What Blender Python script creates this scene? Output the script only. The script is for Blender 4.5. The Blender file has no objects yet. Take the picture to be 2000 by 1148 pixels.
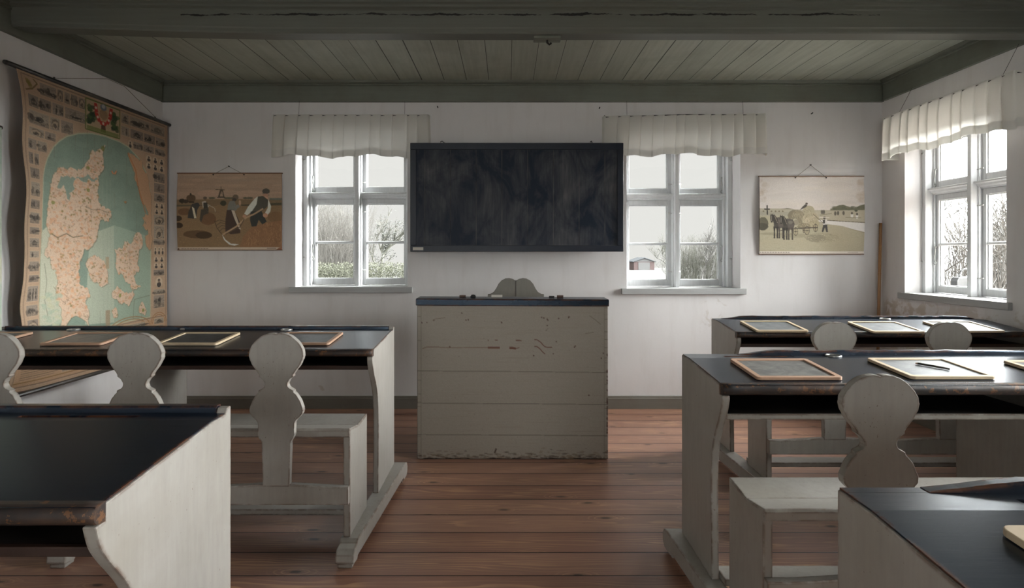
# light settings
SUN_DIR, SUN_LO, SUN_HI = (.90, .16, .32), .66, 1.0
REAR_FILL = 24.
SKY_BASE, SKY_SUN, EXPOSURE = (.965, .945, .92), (125., 125.5, 126.), -0.08
import bpy, bmesh, math, random
import numpy as np
from mathutils import Vector, Matrix
random.seed(7); RNG = np.random.default_rng(11)
S = bpy.context.scene
COL = S.collection
PI = math.pi

# ------------------------------------------------------------------ node helpers
def lin(r, g, b):
    f = lambda c: (c/255/12.92) if c/255 <= .04045 else ((c/255+.055)/1.055)**2.4
    return (f(r), f(g), f(b))

class NT:
    def __init__(s, name):
        s.m = bpy.data.materials.new(name); s.m.use_nodes = True
        s.t = s.m.node_tree; s.t.nodes.clear()
        s.out = s.t.nodes.new('ShaderNodeOutputMaterial')
    def n(s, typ, **kw):
        nd = s.t.nodes.new(typ)
        for k, v in kw.items():
            if k.startswith('_'): setattr(nd, k[1:], v)
            else:
                nm = k.replace('__', ' ')
                sock = nd.inputs[int(nm[1:])] if nm[0] == 'i' and nm[1:].isdigit() else nd.inputs[nm]
                if isinstance(v, bpy.types.NodeSocket): s.t.links.new(v, sock)
                else: sock.default_value = v
        return nd
    def math(s, op, a, b=None, c=None, clamp=False):
        nd = s.t.nodes.new('ShaderNodeMath'); nd.operation = op; nd.use_clamp = clamp
        for i, v in enumerate((a, b, c)):
            if v is None: continue
            if isinstance(v, bpy.types.NodeSocket): s.t.links.new(v, nd.inputs[i])
            else: nd.inputs[i].default_value = v
        return nd.outputs[0]
    def ramp(s, fac, stops):
        nd = s.t.nodes.new('ShaderNodeValToRGB'); cr = nd.color_ramp
        while len(cr.elements) < len(stops): cr.elements.new(.5)
        for e, (p, c) in zip(cr.elements, stops):
            e.position = p
            e.color = (c, c, c, 1) if not isinstance(c, tuple) else (*c, 1)
        s.t.links.new(fac, nd.inputs[0]); return nd.outputs[0]
    def mix(s, fac, a, b, mode='MIX'):
        nd = s.t.nodes.new('ShaderNodeMix'); nd.data_type = 'RGBA'; nd.blend_type = mode
        for sock, v in ((nd.inputs[0], fac), (nd.inputs[6], a), (nd.inputs[7], b)):
            if isinstance(v, bpy.types.NodeSocket): s.t.links.new(v, sock)
            elif sock is nd.inputs[0]: sock.default_value = v
            else: sock.default_value = (*v[:3], 1)
        return nd.outputs[2]
    def coord(s, scale=(1, 1, 1), loc=(0, 0, 0), kind='Object'):
        tc = s.n('ShaderNodeTexCoord')
        mp = s.n('ShaderNodeMapping'); mp.inputs['Scale'].default_value = scale; mp.inputs['Location'].default_value = loc
        s.t.links.new(tc.outputs[kind], mp.inputs['Vector']); return mp.outputs[0]
    def noise(s, vec, scale, detail=4, rough=.6, dist=0.):
        nd = s.n('ShaderNodeTexNoise', Vector=vec, Scale=scale, Detail=detail, Roughness=rough, Distortion=dist)
        return nd.outputs['Fac']
    def xyz(s, vec):
        nd = s.n('ShaderNodeSeparateXYZ', Vector=vec); return nd.outputs
    def comb(s, x, y, z):
        nd = s.t.nodes.new('ShaderNodeCombineXYZ')
        for i, v in enumerate((x, y, z)):
            if isinstance(v, bpy.types.NodeSocket): s.t.links.new(v, nd.inputs[i])
            else: nd.inputs[i].default_value = v
        return nd.outputs[0]
    def bump(s, h, strength=.3, dist=.002):
        return s.n('ShaderNodeBump', Height=h, Strength=strength, Distance=dist).outputs[0]
    def bsdf(s, color, rough=.5, normal=None, metal=0., spec=.5, coat=0., coat_rough=.2):
        p = s.n('ShaderNodeBsdfPrincipled', Roughness=rough, Metallic=metal)
        p.inputs['Specular IOR Level'].default_value = spec
        if coat:
            p.inputs['Coat Weight'].default_value = coat; p.inputs['Coat Roughness'].default_value = coat_rough
        if isinstance(color, bpy.types.NodeSocket): s.t.links.new(color, p.inputs['Base Color'])
        else: p.inputs['Base Color'].default_value = (*color[:3], 1)
        if normal is not None: s.t.links.new(normal, p.inputs['Normal'])
        s.t.links.new(p.outputs[0], s.out.inputs[0]); return p
    def edge(s, radius=.008, lo=.05, hi=.35):
        bv = s.n('ShaderNodeBevel', Radius=radius); bv.samples = 3
        g = s.n('ShaderNodeNewGeometry')
        d = s.n('ShaderNodeVectorMath', _operation='DOT_PRODUCT')
        s.t.links.new(bv.outputs[0], d.inputs[0]); s.t.links.new(g.outputs['Normal'], d.inputs[1])
        e = s.math('SUBTRACT', 1., d.outputs['Value'])
        return s.ramp(e, [(lo*.16, 0.), (hi*.2, 1.)])

def painted(name, base, wear, rough=.45, edge_amt=1., chip=.70, grain=(1, 1, .12), dirt=(.22, .19, .15), dirt_amt=.5, edge_r=.007, spec=.4, tint=None, specks=0.):
    t = NT(name); v = t.coord()
    g = t.coord(scale=grain)
    gr = t.noise(g, 60, 3, .6)
    big = t.noise(v, 3.2, 5, .65)
    col = t.mix(t.math('MULTIPLY', t.ramp(big, [(.42, 0.), (.72, 1.)]), dirt_amt), base, dirt)
    col = t.mix(t.math('MULTIPLY', t.ramp(gr, [(.38, 0.), (.68, 1.)]), .22), col, tuple(c*.6 for c in base))
    fine = t.noise(v, 38, 5, .7)
    if edge_amt > 0:
        e = t.edge(edge_r)
        em = t.math('MULTIPLY', e, t.ramp(t.noise(v, 17, 4, .7), [(.40, 0.), (.56, 1.)]))
        em = t.math('MULTIPLY', em, edge_amt)
        chips = t.ramp(t.math('ADD', t.math('MULTIPLY', fine, .8), t.math('MULTIPLY', big, .2)), [(chip, 0.), (chip+.03, 1.)])
        em = t.math('MAXIMUM', em, chips, clamp=True)
        if specks:
            sp = t.ramp(t.noise(v, 130, 2, .5), [(.70, 0.), (.74, 1.)])
            em = t.math('MAXIMUM', em, t.math('MULTIPLY', sp, t.math('MULTIPLY', t.ramp(t.noise(v, 5, 4, .6), [(.45, 0.), (.62, 1.)]), specks)), clamp=True)
        wc = t.mix(fine, wear, tuple(c*.35 for c in wear))
        col = t.mix(em, col, wc)
    p = t.bsdf(col, rough, t.bump(gr, .12, .002), spec=spec)
    if tint: p.inputs['Specular Tint'].default_value = (*tint, 1)
    return t.m

M = {}
GREY = (.355, .336, .308)
M['grey_paint'] = painted('grey_paint', GREY, (.13, .055, .025), .42, 1.0, .70, edge_r=.010, specks=.9)
M['grey_paint_flat'] = painted('grey_paint_flat', (.22, .21, .185), (.13, .055, .025), .5, .5, .76)
M['black_paint'] = painted('black_paint', (.006, .0092, .0175), (.20, .075, .028), .27, 1.0, .76, grain=(.10, 1, 1), dirt=(.024, .024, .026), dirt_amt=.5, edge_r=.011, spec=.6, tint=(.56, .76, 1.))
M['worn_black_edge'] = painted('worn_black_edge', (.016, .016, .018), (.22, .10, .042), .55, 1.0, .55, grain=(.06, 1, 1), dirt=(.08, .035, .015), dirt_amt=.8, edge_r=.012)
M['dark_box'] = painted('dark_box', (.012, .010, .009), (.08, .03, .015), .6, .3, .78, dirt=(.03, .014, .008), dirt_amt=.6)
M['brown_box'] = painted('brown_box', (.035, .014, .008), (.10, .04, .02), .6, .3, .78, dirt=(.02, .01, .007), dirt_amt=.6)
M['black_gloss'] = painted('black_gloss', (.008, .008, .009), (.06, .03, .02), .35, .3, .8)
M['window_paint'] = painted('window_paint', (.70, .715, .725), (.35, .32, .28), .4, .25, .79, dirt=(.62, .61, .60), dirt_amt=.25)
M['sill_paint'] = painted('sill_paint', (.40, .405, .405), (.3, .28, .25), .45, .4, .79, grain=(.12, 1, 1), dirt=(.3, .29, .27), dirt_amt=.3)
M['green_paint'] = painted('green_paint', (.15, .163, .132), (.05, .04, .025), .55, .3, .775, grain=(1, .05, 1), dirt=(.10, .095, .068), dirt_amt=.7)
M['green_beam'] = painted('green_beam', (.16, .175, .142), (.05, .04, .025), .5, .3, .78, grain=(.04, 1, 1), dirt=(.11, .10, .075), dirt_amt=.6)
M['skirting'] = painted('skirting', (.17, .16, .135), (.08, .05, .03), .5, .3, .78, grain=(.06, 1, 1), dirt=(.12, .10, .08))

def plain(name, c, rough=.5, metal=0., amt=.15, scale=20, spec=.5):
    t = NT(name); n = t.noise(t.coord(), scale, 4, .6)
    t.bsdf(t.mix(t.math('MULTIPLY', n, amt*2), c, tuple(x*.5 for x in c)), rough, metal=metal, spec=spec); return t.m
M['iron'] = plain('dark_iron', (.03, .028, .026), .5, .6)
M['pale_metal'] = plain('pale_painted_metal', (.50, .50, .48), .35, .2)
M['zinc'] = plain('zinc', (.55, .55, .54), .3, .8)
M['ink'] = plain('dry_ink', (.01, .01, .012), .6)
M['string'] = plain('string', (.20, .17, .13), .9)
M['pale_wood'] = plain('pale_wood', lin(222, 200, 168), .5, amt=.25, scale=30)
M['pink_wood'] = plain('reddish_wood', lin(196, 158, 132), .5, amt=.25, scale=30)
M['brown_wood'] = plain('brown_wood', (.09, .04, .022), .5)
M['bamboo'] = plain('bamboo', (.36, .19, .08), .45, amt=.3)
M['card'] = plain('paper_card', (.62, .58, .52), .8)
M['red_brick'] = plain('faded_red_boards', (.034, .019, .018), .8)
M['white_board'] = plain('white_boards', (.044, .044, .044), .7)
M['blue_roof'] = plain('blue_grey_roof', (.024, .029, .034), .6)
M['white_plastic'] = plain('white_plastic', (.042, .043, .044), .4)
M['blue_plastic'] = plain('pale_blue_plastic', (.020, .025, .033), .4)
M['poster_back'] = plain('poster_card_edge', (.18, .10, .06), .8)

# slate faces
def slate_mat(name, base, smear, sc=9):
    t = NT(name); v = t.coord(scale=(1, 1, 1))
    n = t.ramp(t.noise(v, sc, 5, .6, 1.2), [(.40, 0.), (.70, 1.)])
    t.bsdf(t.mix(n, base, smear), .42, t.bump(t.noise(v, 90, 2), .05), spec=.5); return t.m
M['slate_dusty'] = slate_mat('slate_dusty', (.13, .14, .15), (.24, .25, .255))
M['slate_dark'] = slate_mat('slate_dark', (.02, .028, .036), (.08, .09, .10))
M['slate_smeared'] = slate_mat('slate_smeared', (.13, .13, .13), (.27, .265, .25), 14)

# plaster
def plaster(name, stains=None):
    t = NT(name); v = t.coord()
    a = t.noise(v, 1.3, 6, .6); b = t.noise(t.coord(scale=(3, 3, .5)), 3.5, 4, .6); c = t.noise(v, 55, 4, .6)
    col = t.mix(t.ramp(a, [(.35, 0.), (.7, 1.)]), (.725, .708, .708), (.66, .64, .638))
    col = t.mix(t.math('MULTIPLY', t.ramp(b, [(.5, 0.), (.75, 1.)]), .25), col, (.50, .46, .43))
    if stains:
        x = t.xyz(v)
        for (axis, u0, u1, z0, z1, colr, th) in stains:
            w = lambda s_, lo, hi, f: t.math('MULTIPLY', t.math('SMOOTH_MIN', t.math('DIVIDE', t.math('SUBTRACT', s_, lo), f, clamp=True), 1., .01),
                                             t.math('DIVIDE', t.math('SUBTRACT', hi, s_), f, clamp=True))
            m = t.math('MULTIPLY', w(x[axis], u0, u1, .06), w(x[2], z0, z1, .05))
            nn = t.ramp(t.noise(v, 9, 5, .6, .6), [(th, 0.), (th+.05, 1.)])
            col = t.mix(t.math('MULTIPLY', t.math('MULTIPLY', m, nn), .38), col, colr)
    t.bsdf(col, .9, t.bump(t.math('ADD', t.math('MULTIPLY', a, 2.5), t.math('MULTIPLY', c, .25)), .25, .006), spec=.15)
    return t.m
M['plaster'] = plaster('white_plaster')
M['plaster_right'] = plaster('stained_plaster', [(1, 3.15, 4.4, .62, .89, (.42, .34, .25), .50), (1, 3.9, 4.4, .3, .86, (.40, .31, .22), .47)])
M['plaster_back'] = plaster('far_plaster', [(0, -2.3, -1.2, .08, .45, (.40, .30, .22), .66), (0, 1.5, 1.75, .3, .9, (.48, .42, .36), .55)])

# floor boards
def floor_mat():
    t = NT('pine_floorboards'); v = t.coord(); x = t.xyz(v)
    BW = .164
    yy = t.math('DIVIDE', t.math('SUBTRACT', x[1], 2.105), BW)
    pid = t.math('FLOOR', yy); fr = t.math('FRACT', yy)
    wn = t.n('ShaderNodeTexWhiteNoise', _noise_dimensions='1D', W=pid); r = wn.outputs['Value']
    ox = t.math('ADD', x[0], t.math('MULTIPLY', r, 37.))
    cc = t.comb(t.math('MULTIPLY', ox, .9), t.math('MULTIPLY', fr, 1.0), t.math('MULTIPLY', pid, 3.7))
    # cathedral grain: contour bands of a stretched noise
    ns = t.noise(cc, 1.5, 2, .45)
    arch = t.math('ADD', t.math('MULTIPLY', ns, 9.), t.math('MULTIPLY', t.math('ABSOLUTE', t.math('SUBTRACT', fr, .5)), 7.))
    band = t.math('FRACT', arch)
    band = t.ramp(band, [(.0, .0), (.55, .15), (.80, 1.), (.92, 1.), (1., 0.)])
    fg = t.noise(t.comb(t.math('MULTIPLY', ox, 3.), t.math('MULTIPLY', x[1], 90.), pid), 1., 4, .65)
    # knots
    vo = t.n('ShaderNodeTexVoronoi', _voronoi_dimensions='2D', Vector=t.comb(t.math('MULTIPLY', ox, 2.1), t.math('MULTIPLY', yy, 1.0), 0.), Scale=1.)
    kd = vo.outputs['Distance']
    keep = t.math('GREATER_THAN', t.xyz(vo.outputs['Color'])[0], .5)
    kd = t.math('ADD', t.math('ADD', kd, t.math('MULTIPLY', t.math('SUBTRACT', 1., keep), 2.)), t.math('MULTIPLY', t.math('SUBTRACT', t.noise(t.comb(t.math('MULTIPLY', ox, 14.), t.math('MULTIPLY', yy, 5.), 0.), 1., 2), .5), .07))
    knot = t.ramp(kd, [(.03, 1.), (.075, 0.)])
    ring = t.math('MULTIPLY', t.ramp(t.math('FRACT', t.math('MULTIPLY', kd, 16.)), [(.5, 0.), (.8, 1.), (1., 0.)]), t.ramp(kd, [(.12, 1.), (.26, 0.)]))
    seam = t.math('MINIMUM', fr, t.math('SUBTRACT', 1., fr))
    seamm = t.ramp(seam, [(.010, 1.), (.026, 0.)])
    wear = t.ramp(t.noise(v, 1.7, 4, .6), [(.40, 0.), (.66, 1.)])
    base = t.mix(r, lin(144, 103, 86), lin(168, 127, 108))
    col = t.mix(t.math('MULTIPLY', fg, .55), base, lin(66, 34, 25))
    mid = t.ramp(t.math('ABSOLUTE', t.math('SUBTRACT', fr, .5)), [(.10, 1.), (.40, .12)])
    lightg = t.math('MULTIPLY', t.math('MAXIMUM', t.math('MULTIPLY', band, mid), ring), t.math('ADD', .22, t.math('MULTIPLY', wear, .75)), clamp=True)
    col = t.mix(lightg, col, lin(196, 154, 116))
    col = t.mix(t.math('MULTIPLY', t.ramp(t.noise(v, .9, 4, .6), [(.4, 0.), (.7, 1.)]), .35), col, lin(120, 92, 84))
    col = t.mix(t.math('MULTIPLY', knot, .85), col, lin(36, 20, 14))
    col = t.mix(seamm, col, lin(22, 12, 9))
    h = t.math('SUBTRACT', t.math('MULTIPLY', fg, .12), seamm)
    rough = t.math('ADD', .30, t.math('MULTIPLY', t.noise(v, 6, 4, .6), .18))
    p = t.bsdf(col, .4, t.bump(h, .35, .003), spec=.6)
    t.t.links.new(rough, p.inputs['Roughness'])
    return t.m
M['floor'] = floor_mat()

# ceiling boards (run away from the viewer, seams every .172 m across x)
def ceil_mat():
    t = NT('green_ceiling_boards'); v = t.coord(); x = t.xyz(v)
    xx = t.math('DIVIDE', t.math('SUBTRACT', x[0], .548), .172)
    pid = t.math('FLOOR', xx); fr = t.math('FRACT', xx)
    wn = t.n('ShaderNodeTexWhiteNoise', _noise_dimensions='1D', W=pid); r = wn.outputs['Value']
    seam = t.math('MINIMUM', fr, t.math('SUBTRACT', 1., fr))
    sw = t.math('ADD', .010, t.math('MULTIPLY', t.math('POWER', r, 3.), .022))
    seamm = t.math('LESS_THAN', seam, sw)
    g = t.noise(t.comb(t.math('MULTIPLY', x[0], 22.), t.math('MULTIPLY', x[1], 1.3), pid), 1.3, 5, .65)
    b = t.noise(v, 2.2, 5, .65)
    col = t.mix(r, (.385, .415, .355), (.435, .465, .40))
    col = t.mix(t.math('MULTIPLY', t.ramp(g, [(.4, 0.), (.75, 1.)]), .35), col, (.17, .17, .13))
    col = t.mix(t.math('MULTIPLY', t.ramp(b, [(.5, 0.), (.75, 1.)]), .4), col, (.19, .175, .125))
    col = t.mix(t.math('MULTIPLY', seamm, .9), col, (.012, .012, .009))
    t.bsdf(col, .5, t.bump(t.math('SUBTRACT', t.math('MULTIPLY', g, .15), seamm), .4, .004), spec=.35)
    return t.m
M['ceiling'] = ceil_mat()

def beam_mat():   # painted beam with a long split along its face
    t = NT('split_green_beam'); v = t.coord(); x = t.xyz(v)
    g = t.noise(t.coord(scale=(.8, 20, 20)), 3., 5, .65)
    b = t.noise(v, 2.5, 5, .65)
    col = t.mix(t.math('MULTIPLY', t.ramp(g, [(.4, 0.), (.75, 1.)]), .35), (.125, .13, .11), (.085, .085, .065))
    col = t.mix(t.math('MULTIPLY', t.ramp(b, [(.5, 0.), (.75, 1.)]), .4), col, (.12, .11, .08))
    w = t.noise(t.comb(t.math('MULTIPLY', x[0], 2.2), 0., 0.), 1.5, 5, .75)
    d = t.math('ABSOLUTE', t.math('SUBTRACT', x[2], t.math('ADD', 2.487, t.math('MULTIPLY', t.math('SUBTRACT', w, .5), .045))))
    th = t.math('MULTIPLY', t.ramp(t.noise(t.comb(t.math('MULTIPLY', x[0], 4.), 3., 0.), 1., 4, .7), [(.42, 0.), (.65, 1.)]), .009)
    win = t.math('MULTIPLY', t.math('GREATER_THAN', x[0], -1.75), t.math('LESS_THAN', x[0], 2.0))
    cr = t.math('MULTIPLY', t.math('LESS_THAN', d, th), win)
    col = t.mix(cr, col, (.008, .006, .005))
    t.bsdf(col, .5, t.bump(t.math('SUBTRACT', t.math('MULTIPLY', g, .2), cr), .5, .006), spec=.35)
    return t.m
M['beam'] = beam_mat()

# blackboard
def board_mat():
    t = NT('chalk_smeared_board'); v = t.coord(); x = t.xyz(v)
    a = t.ramp(t.noise(t.coord(scale=(1, 1, .6)), 4.2, 6, .62, .7), [(.42, 0.), (.75, 1.)])
    f = t.noise(t.coord(scale=(14, 14, 1)), 6, 4, .6)
    xx = t.math('DIVIDE', t.math('ADD', x[0], .31), .1965)
    fr = t.math('FRACT', xx); seam = t.math('MINIMUM', fr, t.math('SUBTRACT', 1., fr))
    chalk = t.math('MULTIPLY', t.math('LESS_THAN', seam, .014), t.ramp(t.noise(v, 3, 3), [(.40, .0), (.62, 1.)]))
    dark = t.math('LESS_THAN', seam, .02)
    col = t.mix(t.math('MULTIPLY', a, f), (.006, .013, .028), (.18, .172, .165))
    col = t.mix(t.math('MULTIPLY', dark, .5), col, (.004, .004, .006))
    rim = t.math('MAXIMUM', t.math('GREATER_THAN', t.math('ABSOLUTE', x[0]), .7675), t.math('GREATER_THAN', t.math('ABSOLUTE', x[2]), .3635))
    rim = t.math('MULTIPLY', rim, t.ramp(t.noise(v, 5, 3), [(.35, .2), (.62, 1.)]))
    col = t.mix(t.math('MULTIPLY', t.math('MAXIMUM', chalk, rim), .45), col, (.20, .185, .18))
    t.bsdf(col, .5, t.bump(f, .06), spec=.25); return t.m
M['board'] = board_mat()
M['board_frame'] = painted('board_frame', (.009, .014, .026), (.05, .035, .03), .42, .3, .80, dirt=(.03, .035, .045), dirt_amt=.5)

# cloth: diffuse with light coming through
def cloth(name, c, trans):
    t = NT(name); v = t.coord()
    n = t.noise(t.coord(scale=(60, 60, 60)), 8, 2)
    nb = t.noise(v, 6, 4)
    col = t.mix(t.math('MULTIPLY', nb, .3), c, tuple(k*.82 for k in c))
    d = t.n('ShaderNodeBsdfDiffuse', Color=col); tr = t.n('ShaderNodeBsdfTranslucent', Color=col)
    t.t.links.new(t.bump(n, .1, .001), d.inputs['Normal'])
    mx = t.n('ShaderNodeMixShader', Fac=trans)
    t.t.links.new(d.outputs[0], mx.inputs[1]); t.t.links.new(tr.outputs[0], mx.inputs[2])
    t.t.links.new(mx.outputs[0], t.out.inputs[0]); return t.m
M['curtain'] = cloth('ivory_curtain_cloth', (.90, .885, .84), .50)
M['hem'] = cloth('folded_curtain_hem', (.84, .83, .80), .34)

def glass_mat():
    t = NT('window_glass')
    tr = t.n('ShaderNodeBsdfTransparent', Color=(.95, .96, .95, 1)); gl = t.n('ShaderNodeBsdfGlossy', Roughness=.02)
    g = t.n('ShaderNodeNewGeometry'); dp = t.n('ShaderNodeVectorMath', _operation='DOT_PRODUCT')
    t.t.links.new(g.outputs['Normal'], dp.inputs[0]); t.t.links.new(g.outputs['Incoming'], dp.inputs[1])
    f = t.math('ADD', .02, t.math('MULTIPLY', t.math('POWER', t.math('SUBTRACT', 1., t.math('ABSOLUTE', dp.outputs['Value'])), 5.), .9), clamp=True)   # same on both faces of the thin pane
    mx = t.n('ShaderNodeMixShader')
    t.t.links.new(f, mx.inputs[0]); t.t.links.new(tr.outputs[0], mx.inputs[1]); t.t.links.new(gl.outputs[0], mx.inputs[2])
    t.t.links.new(mx.outputs[0], t.out.inputs[0]); return t.m
M['glass'] = glass_mat()

def painted_picture(name, rough=.75, gain=1., noise_amt=.12):
    t = NT(name); at = t.n('ShaderNodeAttribute', _attribute_name='print')
    v = t.coord(); n = t.noise(v, 120, 3)
    col = t.mix(t.math('MULTIPLY', n, noise_amt*2), at.outputs['Color'], (.05, .04, .03))
    t.bsdf(col, rough, spec=.25); return t.m
M['print'] = painted_picture('printed_paper')
M['marked_paint'] = painted_picture('scratched_grey_paint', .48, noise_amt=.08)

def leaf(name, a, b):
    t = NT(name); oi = t.noise(t.coord(), 5, 3)
    t.bsdf(t.mix(oi, a, b), .7, spec=.2); return t.m
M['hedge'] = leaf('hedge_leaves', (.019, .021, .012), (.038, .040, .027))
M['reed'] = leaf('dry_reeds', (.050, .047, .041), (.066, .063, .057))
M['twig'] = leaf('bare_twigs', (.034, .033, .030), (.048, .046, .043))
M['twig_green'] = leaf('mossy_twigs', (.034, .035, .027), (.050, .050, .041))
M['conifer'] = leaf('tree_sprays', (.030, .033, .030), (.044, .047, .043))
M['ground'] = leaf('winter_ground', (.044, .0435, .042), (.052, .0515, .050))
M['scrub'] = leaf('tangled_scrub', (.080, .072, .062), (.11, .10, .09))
M['litter'] = leaf('leaf_litter', (.34, .29, .24), (.46, .42, .38))

# ------------------------------------------------------------------ mesh helpers
def link(o, parent=None):
    COL.objects.link(o)
    if parent is not None: o.parent = parent
    return o
def mk(name, bm, mat, parent=None, loc=(0, 0, 0), bevel=0., smooth=False, recalc=True):
    if recalc: bmesh.ops.recalc_face_normals(bm, faces=bm.faces[:])
    me = bpy.data.meshes.new(name); bm.to_mesh(me); bm.free()
    for m in (mat if isinstance(mat, (list, tuple)) else [mat]): me.materials.append(m)
    if smooth:
        for p in me.polygons: p.use_smooth = True
    o = bpy.data.objects.new(name, me); link(o, parent); o.location = loc
    if bevel:
        b = o.modifiers.new('soft_edges', 'BEVEL'); b.width = bevel; b.segments = 2; b.limit_method = 'ANGLE'; b.angle_limit = .6
    return o
def empty(name, loc=(0, 0, 0), rz=0.):
    o = bpy.data.objects.new(name, None); o.empty_display_size = .05; link(o)
    o.location = loc; o.rotation_euler = (0, 0, rz); return o
def tag(o, label, cat, group=None):
    o['label'] = label; o['category'] = cat
    if group: o['group'] = group
    return o
def struct(o): o['kind'] = 'structure'; return o

def box(bm, x0, x1, y0, y1, z0, z1, mi=0):
    v = [bm.verts.new(p) for p in ((x0, y0, z0), (x1, y0, z0), (x1, y1, z0), (x0, y1, z0), (x0, y0, z1), (x1, y0, z1), (x1, y1, z1), (x0, y1, z1))]
    fs = []
    for q in ((0, 3, 2, 1), (4, 5, 6, 7), (0, 1, 5, 4), (1, 2, 6, 5), (2, 3, 7, 6), (3, 0, 4, 7)):
        f = bm.faces.new([v[i] for i in q]); f.material_index = mi; fs.append(f)
    return v
def prism(bm, pts, axis, a, b, mi=0):
    """extrude 2-D outline pts along axis ('x': pts are (y,z); 'y': (x,z); 'z': (x,y)) from a to b"""
    def P(p, t): return {'x': (t, p[0], p[1]), 'y': (p[0], t, p[1]), 'z': (p[0], p[1], t)}[axis]
    A = [bm.verts.new(P(p, a)) for p in pts]; B = [bm.verts.new(P(p, b)) for p in pts]
    n = len(pts); fs = [bm.faces.new(A), bm.faces.new(B[::-1])]
    for i in range(n): fs.append(bm.faces.new((A[i], B[i], B[(i+1) % n], A[(i+1) % n])))
    for f in fs: f.material_index = mi
    return A, B
def tube(bm, pts, r, seg=8, cap=True):
    pts = [Vector(p) for p in pts]; rings = []
    for i, p in enumerate(pts):
        d = (pts[min(i+1, len(pts)-1)] - pts[max(i-1, 0)]).normalized()
        up = Vector((0, 0, 1)) if abs(d.z) < .9 else Vector((1, 0, 0))
        u = d.cross(up).normalized(); w = d.cross(u)
        rr = r[i] if isinstance(r, (list, tuple)) else r
        rings.append([bm.verts.new(p + (u*math.cos(2*PI*k/seg) + w*math.sin(2*PI*k/seg))*rr) for k in range(seg)])
    for a, b in zip(rings, rings[1:]):
        for k in range(seg): bm.faces.new((a[k], a[(k+1) % seg], b[(k+1) % seg], b[k]))
    if cap and seg > 2: bm.faces.new(rings[0][::-1]); bm.faces.new(rings[-1])
def torus(bm, c, R, r, seg=24, s2=8):
    rings = []
    for i in range(seg):
        a = 2*PI*i/seg
        rings.append([bm.verts.new((c[0]+(R+r*math.cos(2*PI*k/s2))*math.cos(a), c[1]+(R+r*math.cos(2*PI*k/s2))*math.sin(a), c[2]+r*math.sin(2*PI*k/s2))) for k in range(s2)])
    for i in range(seg):
        for k in range(s2): bm.faces.new((rings[i][k], rings[(i+1) % seg][k], rings[(i+1) % seg][(k+1) % s2], rings[i][(k+1) % s2]))
def disc(bm, c, R, z, seg=24):
    bm.faces.new([bm.verts.new((c[0]+R*math.cos(2*PI*k/seg), c[1]+R*math.sin(2*PI*k/seg), z)) for k in range(seg)])
def B(): return bmesh.new()

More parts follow.
